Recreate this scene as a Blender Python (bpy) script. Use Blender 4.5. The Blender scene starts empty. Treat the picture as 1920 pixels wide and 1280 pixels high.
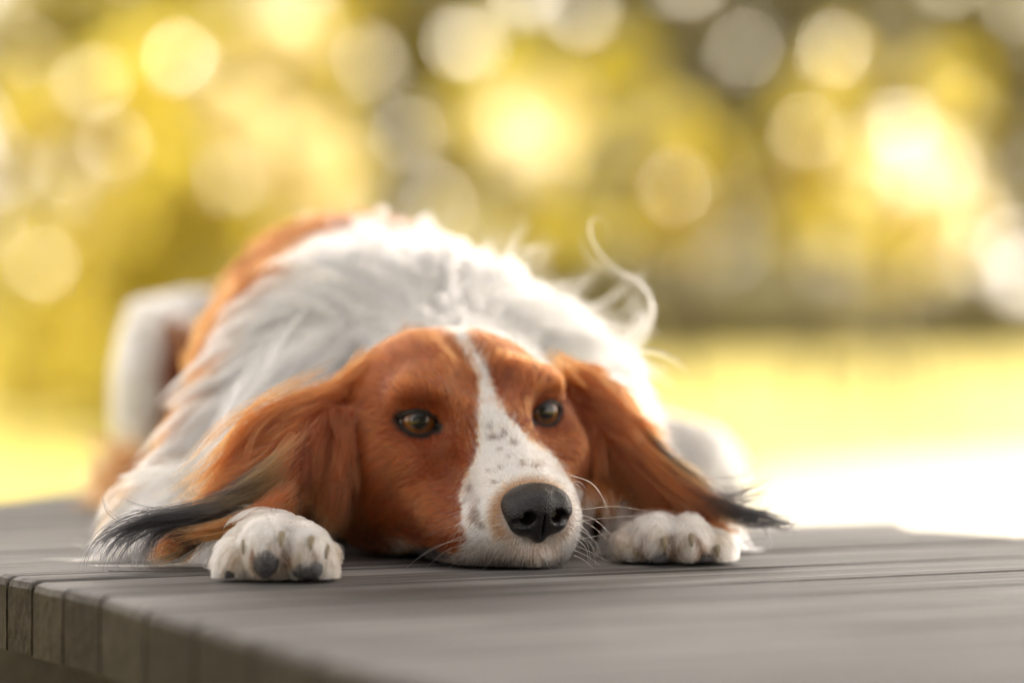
import bpy, bmesh, math, random
import numpy as np
from mathutils import Vector, Matrix
random.seed(7)
RNG = np.random.default_rng(7)
C = bpy.context.scene.collection
S = bpy.context.scene

# ------------------------------------------------------------ camera, sky, sun, exposure
CAM_H = 0.135                     # lens height above the deck
FPX = 7200.0                      # focal length in photo pixels (135 mm on 36 mm, 1920 px)
HORIZON = 560.0
cam = bpy.data.cameras.new('camera')
cam_o = bpy.data.objects.new('camera', cam); C.objects.link(cam_o)
cam_o.location = (0, 0, CAM_H); cam_o.rotation_euler = (math.radians(90), 0, 0)
cam.lens = 135; cam.sensor_width = 36; cam.shift_y = -80 / 1920
cam.clip_start = 0.05; cam.clip_end = 2000
cam.dof.use_dof = True; cam.dof.focus_distance = 1.893; cam.dof.aperture_fstop = 3.1
cam.dof.aperture_blades = 0
S.camera = cam_o

SUN_EL, SUN_AZ = math.radians(40), math.radians(22)      # azimuth from +Y (ahead) towards +X
w = bpy.data.worlds.new('World'); S.world = w; w.use_nodes = True
nt = w.node_tree; bg = nt.nodes['Background']
sky = nt.nodes.new('ShaderNodeTexSky'); sky.sky_type = 'NISHITA'; sky.sun_disc = False
sky.sun_elevation = SUN_EL; sky.sun_rotation = SUN_AZ
sky.air_density = 0.8; sky.dust_density = 1.6; sky.ozone_density = 0.6
# thin high haze: part of the blue is veiled by pale cloud
hz = nt.nodes.new('ShaderNodeMix'); hz.data_type = 'RGBA'; hz.inputs[0].default_value = 0.9
hv = nt.nodes.new('ShaderNodeRGBToBW'); hc2 = nt.nodes.new('ShaderNodeMix'); hc2.data_type = 'RGBA'; hc2.blend_type = 'MULTIPLY'; hc2.inputs[0].default_value = 1
nt.links.new(sky.outputs[0], hv.inputs[0]); nt.links.new(hv.outputs[0], hc2.inputs[6]); hc2.inputs[7].default_value = (1.12, 1.0, .885, 1)
nt.links.new(sky.outputs[0], hz.inputs[6]); nt.links.new(hc2.outputs[2], hz.inputs[7])
nt.links.new(hz.outputs[2], bg.inputs[0]); bg.inputs[1].default_value = 0.15
sun = bpy.data.lights.new('sun', 'SUN'); sun.energy = 3.2; sun.angle = math.radians(0.5)
sun.color = (1.0, 0.93, 0.80)
sun_o = bpy.data.objects.new('sun', sun); C.objects.link(sun_o)
sd = Vector((math.sin(SUN_AZ) * math.cos(SUN_EL), math.cos(SUN_AZ) * math.cos(SUN_EL), math.sin(SUN_EL)))
sun_o.rotation_euler = sd.to_track_quat('Z', 'Y').to_euler(); sun_o.location = sd * 30
vs = S.view_settings
S.display_settings.display_device = 'sRGB'
vs.view_transform = 'Standard'; vs.look = 'None'; vs.gamma = 1; vs.exposure = 2.2
S.cycles.use_denoising = True
S.cycles.max_bounces = 8; S.cycles.diffuse_bounces = 4; S.cycles.glossy_bounces = 4
S.cycles.transmission_bounces = 6; S.cycles.transparent_max_bounces = 8
S.cycles.sample_clamp_indirect = 6
S.render.hair_type = 'STRIP'

# ------------------------------------------------------------ helpers
def P3(x, y, Y):
    """the point of the place that lies at photo position (x, y), Y metres from the lens"""
    return np.array([(x - 960) / FPX * Y, Y, CAM_H - (y - HORIZON) / FPX * Y])

def to_px(p):
    p = np.asarray(p, dtype=float)
    Y = np.maximum(p[..., 1], 0.05)
    return 960 + p[..., 0] / Y * FPX, HORIZON - (p[..., 2] - CAM_H) / Y * FPX

def deck_pt(x, y):
    Y = CAM_H * FPX / (y - HORIZON)
    return np.array([(x - 960) / FPX * Y, Y])

def tag(o, label=None, cat=None, group=None, kind=None):
    if label: o['label'] = label
    if cat: o['category'] = cat
    if group: o['group'] = group
    if kind: o['kind'] = kind
    return o

def empty(name, loc=(0, 0, 0)):
    o = bpy.data.objects.new(name, None); C.objects.link(o); o.location = loc; o.empty_display_size = 0.05
    return o

def mesh_obj(name, verts, faces, mat=None, parent=None, smooth=True):
    me = bpy.data.meshes.new(name)
    me.from_pydata([tuple(v) for v in verts], [], [tuple(f) for f in faces]); me.update()
    if smooth: me.polygons.foreach_set('use_smooth', [True] * len(me.polygons))
    o = bpy.data.objects.new(name, me); C.objects.link(o)
    if mat: me.materials.append(mat)
    if parent:
        o.parent = parent; bpy.context.view_layer.update()
        o.matrix_parent_inverse = Matrix.Translation(-Vector(world_loc(parent)))
    return o

def world_loc(o):
    v = Vector(o.location)
    # every empty of this scene sits at its own location; nested parents stay at the origin offset
    return v

def fast_mesh(name, V, F, mat=None, parent=None, smooth=True):
    """V (n,3) array, F (m,k) array of equal-sized faces"""
    V = np.asarray(V, dtype=np.float32); F = np.asarray(F, dtype=np.int32)
    me = bpy.data.meshes.new(name); k = F.shape[1]
    me.vertices.add(len(V)); me.vertices.foreach_set('co', V.ravel())
    me.loops.add(F.size); me.loops.foreach_set('vertex_index', F.ravel())
    me.polygons.add(len(F)); me.polygons.foreach_set('loop_start', np.arange(0, F.size, k, dtype=np.int32))
    me.update(calc_edges=True); me.validate()
    if smooth: me.polygons.foreach_set('use_smooth', np.ones(len(me.polygons), dtype=bool))
    if mat: me.materials.append(mat)
    o = bpy.data.objects.new(name, me); C.objects.link(o)
    if parent:
        o.parent = parent; o.matrix_parent_inverse = Matrix.Translation(-Vector(world_loc(parent)))
    return o

def tube(path, radii, sides=8, cap=True):
    path = np.asarray(path, float); n = len(path); V = []; F = []
    for i in range(n):
        t = path[min(i + 1, n - 1)] - path[max(i - 1, 0)]; t /= np.linalg.norm(t) + 1e-9
        a = np.cross(t, [0, 0, 1.0] if abs(t[2]) < .9 else [1.0, 0, 0]); a /= np.linalg.norm(a); b = np.cross(t, a)
        for k in range(sides):
            an = 2 * math.pi * k / sides
            V.append(path[i] + radii[i] * (math.cos(an) * a + math.sin(an) * b))
    for i in range(n - 1):
        for k in range(sides):
            k2 = (k + 1) % sides
            F.append((i * sides + k, i * sides + k2, (i + 1) * sides + k2, (i + 1) * sides + k))
    if cap:
        F.append(tuple(range(sides))[::-1]); F.append(tuple((n - 1) * sides + k for k in range(sides)))
    return V, F

def join(parts):
    V, F = [], []
    for v, f in parts:
        o = len(V); V += [tuple(p) for p in v]; F += [tuple(i + o for i in q) for q in f]
    return V, F

def mat_new(name):
    m = bpy.data.materials.new(name); m.use_nodes = True
    nt = m.node_tree; b = nt.nodes['Principled BSDF']
    return m, nt, b

def N(nt, typ, **kw):
    n = nt.nodes.new(typ)
    for k, v in kw.items():
        if k.startswith('i_'): n.inputs[k[2:].replace('_', ' ')].default_value = v
        else: setattr(n, k, v)
    return n

def ramp(nt, stops, fac=None):
    r = nt.nodes.new('ShaderNodeValToRGB'); cr = r.color_ramp
    while len(cr.elements) > 1: cr.elements.remove(cr.elements[-1])
    cr.elements[0].position = stops[0][0]; cr.elements[0].color = (*stops[0][1], 1)
    for p, c in stops[1:]:
        e = cr.elements.new(p); e.color = (*c, 1)
    if fac is not None: nt.links.new(fac, r.inputs[0])
    return r
# ------------------------------------------------------------ ground, path
GZ = -0.45
def ground_material():
    m, nt, b = mat_new('autumn lawn'); L = nt.links.new
    tc = N(nt, 'ShaderNodeTexCoord')
    n1 = N(nt, 'ShaderNodeTexNoise', i_Scale=0.35, i_Detail=3.0); L(tc.outputs['Object'], n1.inputs['Vector'])
    n2 = N(nt, 'ShaderNodeTexNoise', i_Scale=14.0, i_Detail=5.0); L(tc.outputs['Object'], n2.inputs['Vector'])
    mx = N(nt, 'ShaderNodeMath', operation='ADD'); mx.inputs[1].default_value = 0
    s = N(nt, 'ShaderNodeMath', operation='MULTIPLY_ADD'); s.inputs[1].default_value = 0.5
    L(n2.outputs[0], s.inputs[0]); L(n1.outputs[0], mx.inputs[0]); L(mx.outputs[0], s.inputs[2])
    r = ramp(nt, [(0.50, (.10, .10, .012)), (0.62, (.20, .165, .016)), (0.74, (.32, .255, .028)), (0.92, (.45, .36, .055))], s.outputs[0])
    L(r.outputs[0], b.inputs['Base Color']); b.inputs['Roughness'].default_value = .9
    b.inputs['Specular IOR Level'].default_value = .15
    return m
M_ground = ground_material()
g = mesh_obj('ground', [(-400, -60, GZ), (400, -60, GZ), (400, 900, GZ), (-400, 900, GZ)], [(0, 1, 2, 3)], M_ground, smooth=False)
tag(g, 'sunlit lawn yellow with fallen autumn leaves behind the deck', kind='structure')

def path_material():
    m, nt, b = mat_new('pale gravel'); L = nt.links.new
    tc = N(nt, 'ShaderNodeTexCoord')
    n2 = N(nt, 'ShaderNodeTexNoise', i_Scale=20.0, i_Detail=6.0); L(tc.outputs['Object'], n2.inputs['Vector'])
    r = ramp(nt, [(0.3, (.22, .20, .15)), (0.7, (.32, .29, .23))], n2.outputs[0])
    L(r.outputs[0], b.inputs['Base Color']); b.inputs['Roughness'].default_value = .85
    return m
M_path = path_material()
def gpt(x, y):
    Y = (CAM_H - GZ) * FPX / (y - HORIZON); return ((x - 960) / FPX * Y, Y)
pz = GZ + .004
# the path comes from the far right, swings in front of the trees and leaves again near the deck
edge = [gpt(*p) for p in [(2040, 838), (1960, 862), (1640, 884), (1430, 905), (1350, 950), (1300, 985), (1200, 1100)]]
verts = [(x, y, pz) for x, y in edge] + [(x + 5 + y * .25, y, pz) for x, y in edge]
k = len(edge)
pth = mesh_obj('path', verts, [(i, i + k, i + 1 + k, i + 1) for i in range(k - 1)], M_path, smooth=False)
tag(pth, 'pale sunlit gravel path curving away at the right', kind='structure')

# ------------------------------------------------------------ leaves and trees
def leaf_mat(name, cols, trans=.55, rough=.55):
    m, nt, b = mat_new(name); L = nt.links.new
    gi = N(nt, 'ShaderNodeNewGeometry')
    r = ramp(nt, [(i / max(1, len(cols) - 1), c) for i, c in enumerate(cols)], gi.outputs['Random Per Island'])
    L(r.outputs[0], b.inputs['Base Color']); b.inputs['Roughness'].default_value = rough
    t = N(nt, 'ShaderNodeBsdfTranslucent'); L(r.outputs[0], t.inputs[0])
    mx = N(nt, 'ShaderNodeMixShader'); mx.inputs[0].default_value = trans
    L(b.outputs[0], mx.inputs[1]); L(t.outputs[0], mx.inputs[2])
    L(mx.outputs[0], nt.nodes['Material Output'].inputs[0])
    return m
def glint_mat(name, col):
    m, nt, b = mat_new(name); b.inputs['Base Color'].default_value = (*col, 1); b.inputs['Roughness'].default_value = .36
    b.inputs['IOR'].default_value = 1.75; b.inputs['Specular Tint'].default_value = (1, .93, .72, 1)
    return m
LM = {
 'dark':   leaf_mat('dark evergreen needles', [(.018, .024, .012), (.03, .04, .018), (.045, .055, .022)], .12, .8),  # kept dark so the added trees give dark reflections
 'g_tan': glint_mat('tan glint leaves', (.62, .48, .26)), 'g_yellow': glint_mat('yellow glint leaves', (.70, .58, .10)), 'g_pale': glint_mat('cream glint leaves', (.80, .72, .42)),
 'yellow': leaf_mat('yellow leaves', [(.44, .36, .03), (.66, .54, .07), (.74, .64, .13), (.52, .46, .05)]),
 'lime':   leaf_mat('yellow green leaves', [(.30, .28, .02), (.50, .42, .03), (.70, .56, .05)]),
 'olive':  leaf_mat('olive leaves', [(.20, .17, .03), (.30, .25, .04), (.42, .35, .06)], .5),
 'gray':   leaf_mat('grey green leaves', [(.26, .235, .12), (.33, .295, .15), (.40, .36, .19)], .45),
 'pale':   leaf_mat('pale glow leaves', [(.85, .76, .45), (.92, .85, .60)], .6),  # very pale leaf colour stands in for the bright glows
 'tan':    leaf_mat('tan leaves', [(.60, .46, .22), (.72, .58, .33)], .5),
}
def bark():
    m, nt, b = mat_new('bark'); L = nt.links.new
    tc = N(nt, 'ShaderNodeTexCoord'); mp = N(nt, 'ShaderNodeMapping'); mp.inputs['Scale'].default_value = (9, 9, 1.5)
    n = N(nt, 'ShaderNodeTexNoise', i_Scale=3.0, i_Detail=6.0); L(tc.outputs['Object'], mp.inputs[0]); L(mp.outputs[0], n.inputs['Vector'])
    r = ramp(nt, [(.3, (.06, .045, .03)), (.7, (.19, .15, .10))], n.outputs[0]); L(r.outputs[0], b.inputs['Base Color'])
    b.inputs['Roughness'].default_value = .9
    return m
M_bark = bark()

def leaves_in(blobs, size):
    """blobs: (centre, radii, count) -> leaf-shaped faces spread through each ellipsoid in uneven sprays"""
    cs = []
    for c, r, n in blobs:
        ns = max(3, n // 14)
        d = RNG.normal(size=(ns, 3)); d /= np.linalg.norm(d, axis=1)[:, None]
        s = d * RNG.uniform(.25, 1, (ns, 1)) ** .5 * np.array(r)
        w_ = RNG.integers(0, ns, n)
        p = s[w_] + RNG.normal(size=(n, 3)) * (np.array(r) * .16)
        cs.append(p + np.array(c))
    P = np.concatenate(cs); n = len(P)
    a = RNG.normal(size=(n, 3)); a[:, 2] -= .5; a /= np.linalg.norm(a, axis=1)[:, None]
    b = np.cross(a, RNG.normal(size=(n, 3))); b /= np.linalg.norm(b, axis=1)[:, None]
    sz = size * RNG.uniform(.6, 1.35, (n, 1)); nn = np.cross(a, b)
    v = np.stack([P - a * sz, P + b * sz * .45 + nn * sz * .12, P + a * sz, P - b * sz * .45 + nn * sz * .12], 1).reshape(-1, 3)
    f = np.arange(n * 4, dtype=np.int32).reshape(-1, 4)
    return v, f

def tree(name, label, cat, group, base, blobs, mat, size=.05, trunk_r=.05, trunk_top=None, part='crown'):
    """base (x, y): an Empty on the ground; blobs in world coordinates"""
    root = empty(name, (base[0], base[1], GZ)); tag(root, label, cat, group)
    top = np.array(trunk_top if trunk_top is not None else (base[0], base[1], max(b[0][2] for b in blobs)), float)
    b0 = np.array([base[0], base[1], GZ - .02]); parts = []
    ts = np.linspace(0, 1, 7)
    wob = RNG.normal(size=(7, 3)) * np.linalg.norm(top - b0) * .015; wob[0] = 0
    path = b0 + (top - b0) * ts[:, None] + wob
    parts.append(tube(path, trunk_r * (1 - .75 * ts) + np.array([trunk_r * .35] + [0] * 6), 9))
    tr = mesh_obj('trunk' if part == 'crown' else 'stem', *join(parts), M_bark, root)
    limbs = []
    for c, r, n in blobs:
        c = np.array(c); h = np.clip((c[2] - b0[2]) / max(.01, top[2] - b0[2]) - .25, .15, .95)
        a = b0 + (top - b0) * h; mid = (a + c) / 2 + RNG.normal(size=3) * .05 * np.linalg.norm(c - a)
        limbs.append(tube([a, mid, c], [trunk_r * .4, trunk_r * .25, trunk_r * .08], 5))
    lb = mesh_obj('limb', *join(limbs), M_bark, root); lb['kind'] = 'stuff'
    v, f = leaves_in(blobs, size)
    cr = fast_mesh(part, v, f, LM[mat], root, smooth=False); cr['kind'] = 'stuff'
    return root

def blob(x, y, r, Y, n, ry=None, depth=1.0):
    s = Y / FPX
    return (P3(x, y, Y), (r * s, r * s * depth, (ry or r) * s), n)
# ------------------------------------------------------------ far wood edge: crowns, with openings to the sky
def base_at(x, Y): return ((x - 960) / FPX * Y, Y)
HOLES = [(560, 60, 55), (600, 300, 55), (1740, 330, 46), (1850, 450, 55), (480, 240, 40), (1905, 540, 50)]
def far_tree(x, Y, rad, topz, mat, label, seed):
    root_xy = base_at(x, Y)
    nb = 10; blobs = []
    for i in range(nb):
        a = RNG.uniform(0, 2 * math.pi); rr = rad * RNG.uniform(.1, .8)
        z = GZ + RNG.uniform(.15, 1) * (topz - GZ)
        blobs.append(((root_xy[0] + rr * math.cos(a), Y + .6 * rr * math.sin(a), z), (rad * .55, rad * .55, (topz - GZ) * .28), 520))
    t = tree('woodland_tree', label, 'tree', 'trees of the far wood edge', root_xy, blobs, mat, size=.13, trunk_r=.16, trunk_top=(root_xy[0], Y, topz * .9))
    cr = [c for c in t.children if c.name.startswith('crown')][0]
    # openings in the crown: drop the leaves that would close the gaps seen in the wood
    me = cr.data; n = len(me.vertices); co = np.zeros(n * 3, np.float32); me.vertices.foreach_get('co', co); co = co.reshape(-1, 4, 3)
    x_, y_ = to_px(co.mean(1)); keep = np.ones(len(co), bool)
    for hx, hy, hr in HOLES: keep &= (x_ - hx) ** 2 + (y_ - hy) ** 2 > hr * hr
    v = co[keep].reshape(-1, 3); f = np.arange(len(v), dtype=np.int32).reshape(-1, 4)
    new = fast_mesh('crown', v, f, me.materials[0], t, smooth=False); new['kind'] = 'stuff'
    bpy.data.objects.remove(cr)
    return t
FT = [(60, 40, 2.2, 6, 'olive', 'olive crown standing at the far left corner of the wood'),
      (330, 44, 2.4, 7, 'lime', 'yellow green crown behind the brightest left bushes'),
      (640, 40, 2.0, 6.5, 'olive', 'dark olive crown above the rump of the dog'),
      (830, 46, 2.2, 7, 'olive', 'dark crown under the row of pale light discs at top centre'),
      (1080, 42, 2.0, 6.2, 'gray', 'grey green crown right of the bright central opening'),
      (1290, 48, 2.4, 7, 'gray', 'grey green crown behind the first yellow sapling'),
      (1480, 43, 2.1, 6.4, 'gray', 'grey green crown behind the second yellow sapling'),
      (1650, 47, 2.2, 7, 'olive', 'olive crown at the upper right beside the bright opening'),
      (1870, 44, 1.8, 7, 'olive', 'darkest olive crown filling the upper right corner')]
for i, a in enumerate(FT): far_tree(*a, i)
# ------------------------------------------------------------ nearer bushes and saplings
TREES = [
 # name, label, group, base x, Y, trunk r, material, leaf size, blobs (x, y, r, count[, ry])
 ('yellow_bush', 'broad sunlit yellow bush at the left edge of the lawn', 'bush', 'yellow bushes on the left', 90, 19, .035, 'yellow', .05,
   [(70, 230, 90, 420), (210, 180, 90, 420), (230, 290, 90, 480), (40, 420, 90, 260), (180, 480, 110, 500), (60, 640, 140, 700, 120), (120, 800, 160, 700, 90)]),
 ('yellow_bush', 'bright yellow bush directly above the dog hind leg', 'bush', 'yellow bushes on the left', 300, 17, .035, 'yellow', .05,
   [(260, 520, 95, 620), (340, 360, 85, 420), (420, 420, 75, 380), (330, 600, 110, 500), (250, 740, 120, 500, 100)]),
 ('yellow_bush', 'tall lemon bush with pale glowing tips left of centre', 'bush', 'yellow bushes on the left', 500, 18, .04, 'yellow', .05,
   [(340, 120, 100, 520), (470, 90, 80, 420), (520, 210, 110, 700), (440, 260, 70, 420), (560, 340, 110, 800), (480, 400, 80, 420), (640, 20, 50, 200), (600, 130, 60, 300)]),
 ('glow_spray', 'pale spray added as a glow in front of the tall lemon bush', 'bush', 'sprays added as glows', 560, 16, .02, 'pale', .035,
   [(550, 70, 50, 320), (480, 230, 60, 360), (560, 310, 75, 560), (610, 290, 50, 240), (590, 370, 60, 260), (420, 160, 40, 120)]),
 ('olive_bush', 'dark olive bush between the left bushes', 'bush', 'olive bushes', 150, 24, .04, 'olive', .07,
   [(40, 60, 130, 600), (200, 20, 80, 300), (20, 500, 100, 300), (420, 500, 110, 400, 60)]),
 ('yellow_sapling', 'sapling in full yellow leaf standing right of the dog', 'sapling', 'yellow saplings', 1270, 20, .03, 'yellow', .05,
   [(1275, 300, 75, 620, 85), (1260, 400, 75, 520, 80), (1320, 340, 50, 240)]),
 ('yellow_sapling', 'sapling with rounded yellow crown nearer the path', 'sapling', 'yellow saplings', 1520, 22, .03, 'yellow', .05,
   [(1520, 240, 70, 560), (1530, 330, 70, 420), (1500, 400, 60, 200), (1570, 130, 60, 140)]),
 ('yellow_sapling', 'sapling with pale shining crown at the right edge of the lawn', 'sapling', 'yellow saplings', 1700, 21, .03, 'pale', .045,
   [(1690, 320, 70, 420), (1760, 350, 80, 420), (1800, 420, 60, 260)]),
 ('yellow_sapling', 'thin sapling of yellow leaves under the pale crown', 'sapling', 'yellow saplings', 1640, 26, .03, 'yellow', .06,
   [(1640, 420, 80, 260), (1740, 450, 80, 300), (1600, 260, 50, 160), (1780, 190, 70, 200)]),
 ('glow_spray', 'pale spray added as a glow above the white back of the dog', 'bush', 'sprays added as glows', 985, 23, .02, 'pale', .05,
   [(985, 262, 85, 190), (1040, 200, 45, 90)]),
 ('lime_bush', 'yellow green bush growing up behind the white back of the dog', 'bush', 'lime bushes', 1000, 27, .04, 'lime', .07,
   [(950, 120, 90, 200), (1060, 230, 90, 300), (900, 240, 80, 260), (1150, 120, 70, 200), (1000, 420, 150, 260, 60)]),
]
for nm, lab, cat, grp, bx, Y, tr_, mt, ls, bl in TREES:
    bs = [blob(b[0], b[1], b[2], Y, b[3], b[4] if len(b) > 4 else None) for b in bl]
    tree(nm, lab, cat, grp, base_at(bx, Y), bs, mt, ls, tr_)
# low hedge along the foot of the wood
def hedge(x0, x1, Y, h, mat, label):
    a = base_at(x0, Y)[0]; b = base_at(x1, Y)[0]; n = max(3, int((b - a) / .5)); bl = []
    for i in range(n):
        x = a + (b - a) * (i + .5) / n
        bl.append(((x, Y, GZ + h * .5), ((b - a) / n * .8, .5, h * RNG.uniform(.5, .62)), 420))
    root = empty('hedge', ((a + b) / 2, Y, GZ)); tag(root, label, 'hedge', 'hedges at the foot of the wood')
    v, f = leaves_in(bl, .09); o = fast_mesh('foliage', v, f, LM[mat], root, smooth=False); o['kind'] = 'stuff'
    st = [tube([(c[0], Y, GZ - .02), (c[0] + .05, Y, GZ + h * .7)], [.03, .012], 6) for c, r, n_ in bl]
    mesh_obj('stem', *join(st), M_bark, root)['kind'] = 'stuff'
hedge(1130, 1640, 36, .85, 'gray', 'low grey green hedge in the shade behind the saplings')
hedge(1560, 1990, 38, .75, 'gray', 'low grey green hedge behind the bend of the path')
hedge(700, 1130, 37, .95, 'olive', 'low olive hedge hidden mostly by the back of the dog')
hedge(-80, 640, 39, .95, 'lime', 'long yellow green hedge behind the left bushes')

# glossy leaf sprays on long twigs, added so each blurs to one disc of light
DISCS = [(877, 80, 'tan', 1.0), (695, 125, 'tan', .8), (1090, 22, 'tan', .75), (985, -8, 'pale', 1.0), (762, 250, 'tan', .35), (825, 378, 'tan', .35),
         (340, 110, 'yellow', .5), (215, 275, 'pale', .4), (260, 525, 'yellow', .8), (75, 490, 'yellow', .35), (1395, 92, 'tan', .25), (1570, 98, 'tan', .28),
         (1795, 195, 'yellow', .35), (1290, -28, 'tan', .5), (1775, -40, 'tan', .4), (1905, 8, 'tan', .3), (560, 92, 'pale', .9), (1705, 330, 'pale', .5),
         (1515, 250, 'yellow', .6), (55, 100, 'yellow', .25), (170, 160, 'pale', .3), (470, 240, 'pale', .6), (1690, 240, 'yellow', .3), (600, 330, 'pale', .8), (1270, 350, 'yellow', .5),
         (1010, 280, 'pale', .25), (950, 235, 'yellow', .25), (190, 450, 'yellow', .35), (430, 330, 'yellow', .3)]
TONE = {'tan': 'tan', 'yellow': 'yellow', 'pale': 'cream'}
for i, (x, y, mt, k) in enumerate(DISCS):
    Y = 15 + (i * 37 % 11) * .5
    c = P3(x, y, Y); s = .045
    root = empty('glint_spray', (c[0] + .1, Y, GZ))
    hgt = 'tip near the top edge' if y < 60 else 'tip high' if y < 180 else 'tip at middle height' if y < 320 else 'tip low'
    tag(root, 'slim shoot added for its glint, with %s leaves, %s' % (TONE[mt], hgt), 'shoot', 'shoots added for glints, with %s tips, %s' % (TONE[mt], hgt))
    mesh_obj('stem', *tube([(c[0] + .1, Y, GZ - .02), (c[0] + .06, Y, (GZ + c[2]) / 2), tuple(c)], [.008, .005, .002], 5), M_bark, root)
    n = int(46 * k) + 4
    p = c + RNG.normal(size=(n, 3)) * s * .5
    # glossy leaves turned to mirror the low sun straight into the lens
    vd = np.array([0, 0, CAM_H]) - c; vd /= np.linalg.norm(vd); hv = np.array(sd) + vd; hv /= np.linalg.norm(hv)
    nr = hv + RNG.normal(size=(n, 3)) * .16; nr /= np.linalg.norm(nr, axis=1)[:, None]
    a = np.cross(nr, RNG.normal(size=(n, 3))); a /= np.linalg.norm(a, axis=1)[:, None]; b = np.cross(nr, a); z = .017
    v = np.stack([p - a * z, p + b * z * .62, p + a * z, p - b * z * .62], 1).reshape(-1, 3)
    o = fast_mesh('foliage', v, np.arange(n * 4, dtype=np.int32).reshape(-1, 4), LM['g_' + mt], root, smooth=False); o['kind'] = 'stuff'

# ------------------------------------------------------------ unseen tree inferred from the shade, its crown placed to block the sun
sh = []
for i in range(120):
    x = RNG.uniform(-3.2, 4.0); y = RNG.uniform(4.3, 8.8)
    sh.append(((x + math.sin(SUN_AZ) * 3, y, RNG.uniform(3.6, 5.2)), (.95, .95, .45), 360))
tree('unseen_tree', 'tall unseen tree whose branches are set over the deck to shade it', 'tree', None, (5.2, 6.8), sh, 'lime', size=.11, trunk_r=.24, trunk_top=(3.6, 6.6, 5.2))
# unseen trees added behind the photographer to shape reflections in eyes and nose
for i, (x, y, rad, hh, lb) in enumerate([(3.2, -13, 3.0, 8.5, 'tall dark evergreen added behind the photographer to the right of the deck'), (9.5, -11, 3.4, 8, 'dark evergreen added beside the lawn far to the right behind the photographer'),
                                         (-13, -10, 3.2, 9, 'dark evergreen added beside the lawn on the left behind the photographer'), (-.6, -17, 3.4, 9, 'dark evergreen added straight behind the photographer'),
                                         (6.5, -17, 3.6, 9.5, 'tallest dark evergreen added back right behind the photographer'), (-5.8, -20, 3.8, 6, 'low dark evergreen added back left behind the photographer')]):
    bl = [((x + RNG.normal() * rad * .5, y + RNG.normal() * rad * .4, GZ + hh * RNG.uniform(.06, .92)), (rad * .5, rad * .5, hh * .14), 300) for _ in range(18)]
    tree('unseen_tree', lb, 'tree', 'trees added behind the photographer for reflections', (x, y), bl, 'dark', size=.24, trunk_r=.2, trunk_top=(x, y, hh * .85))
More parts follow.
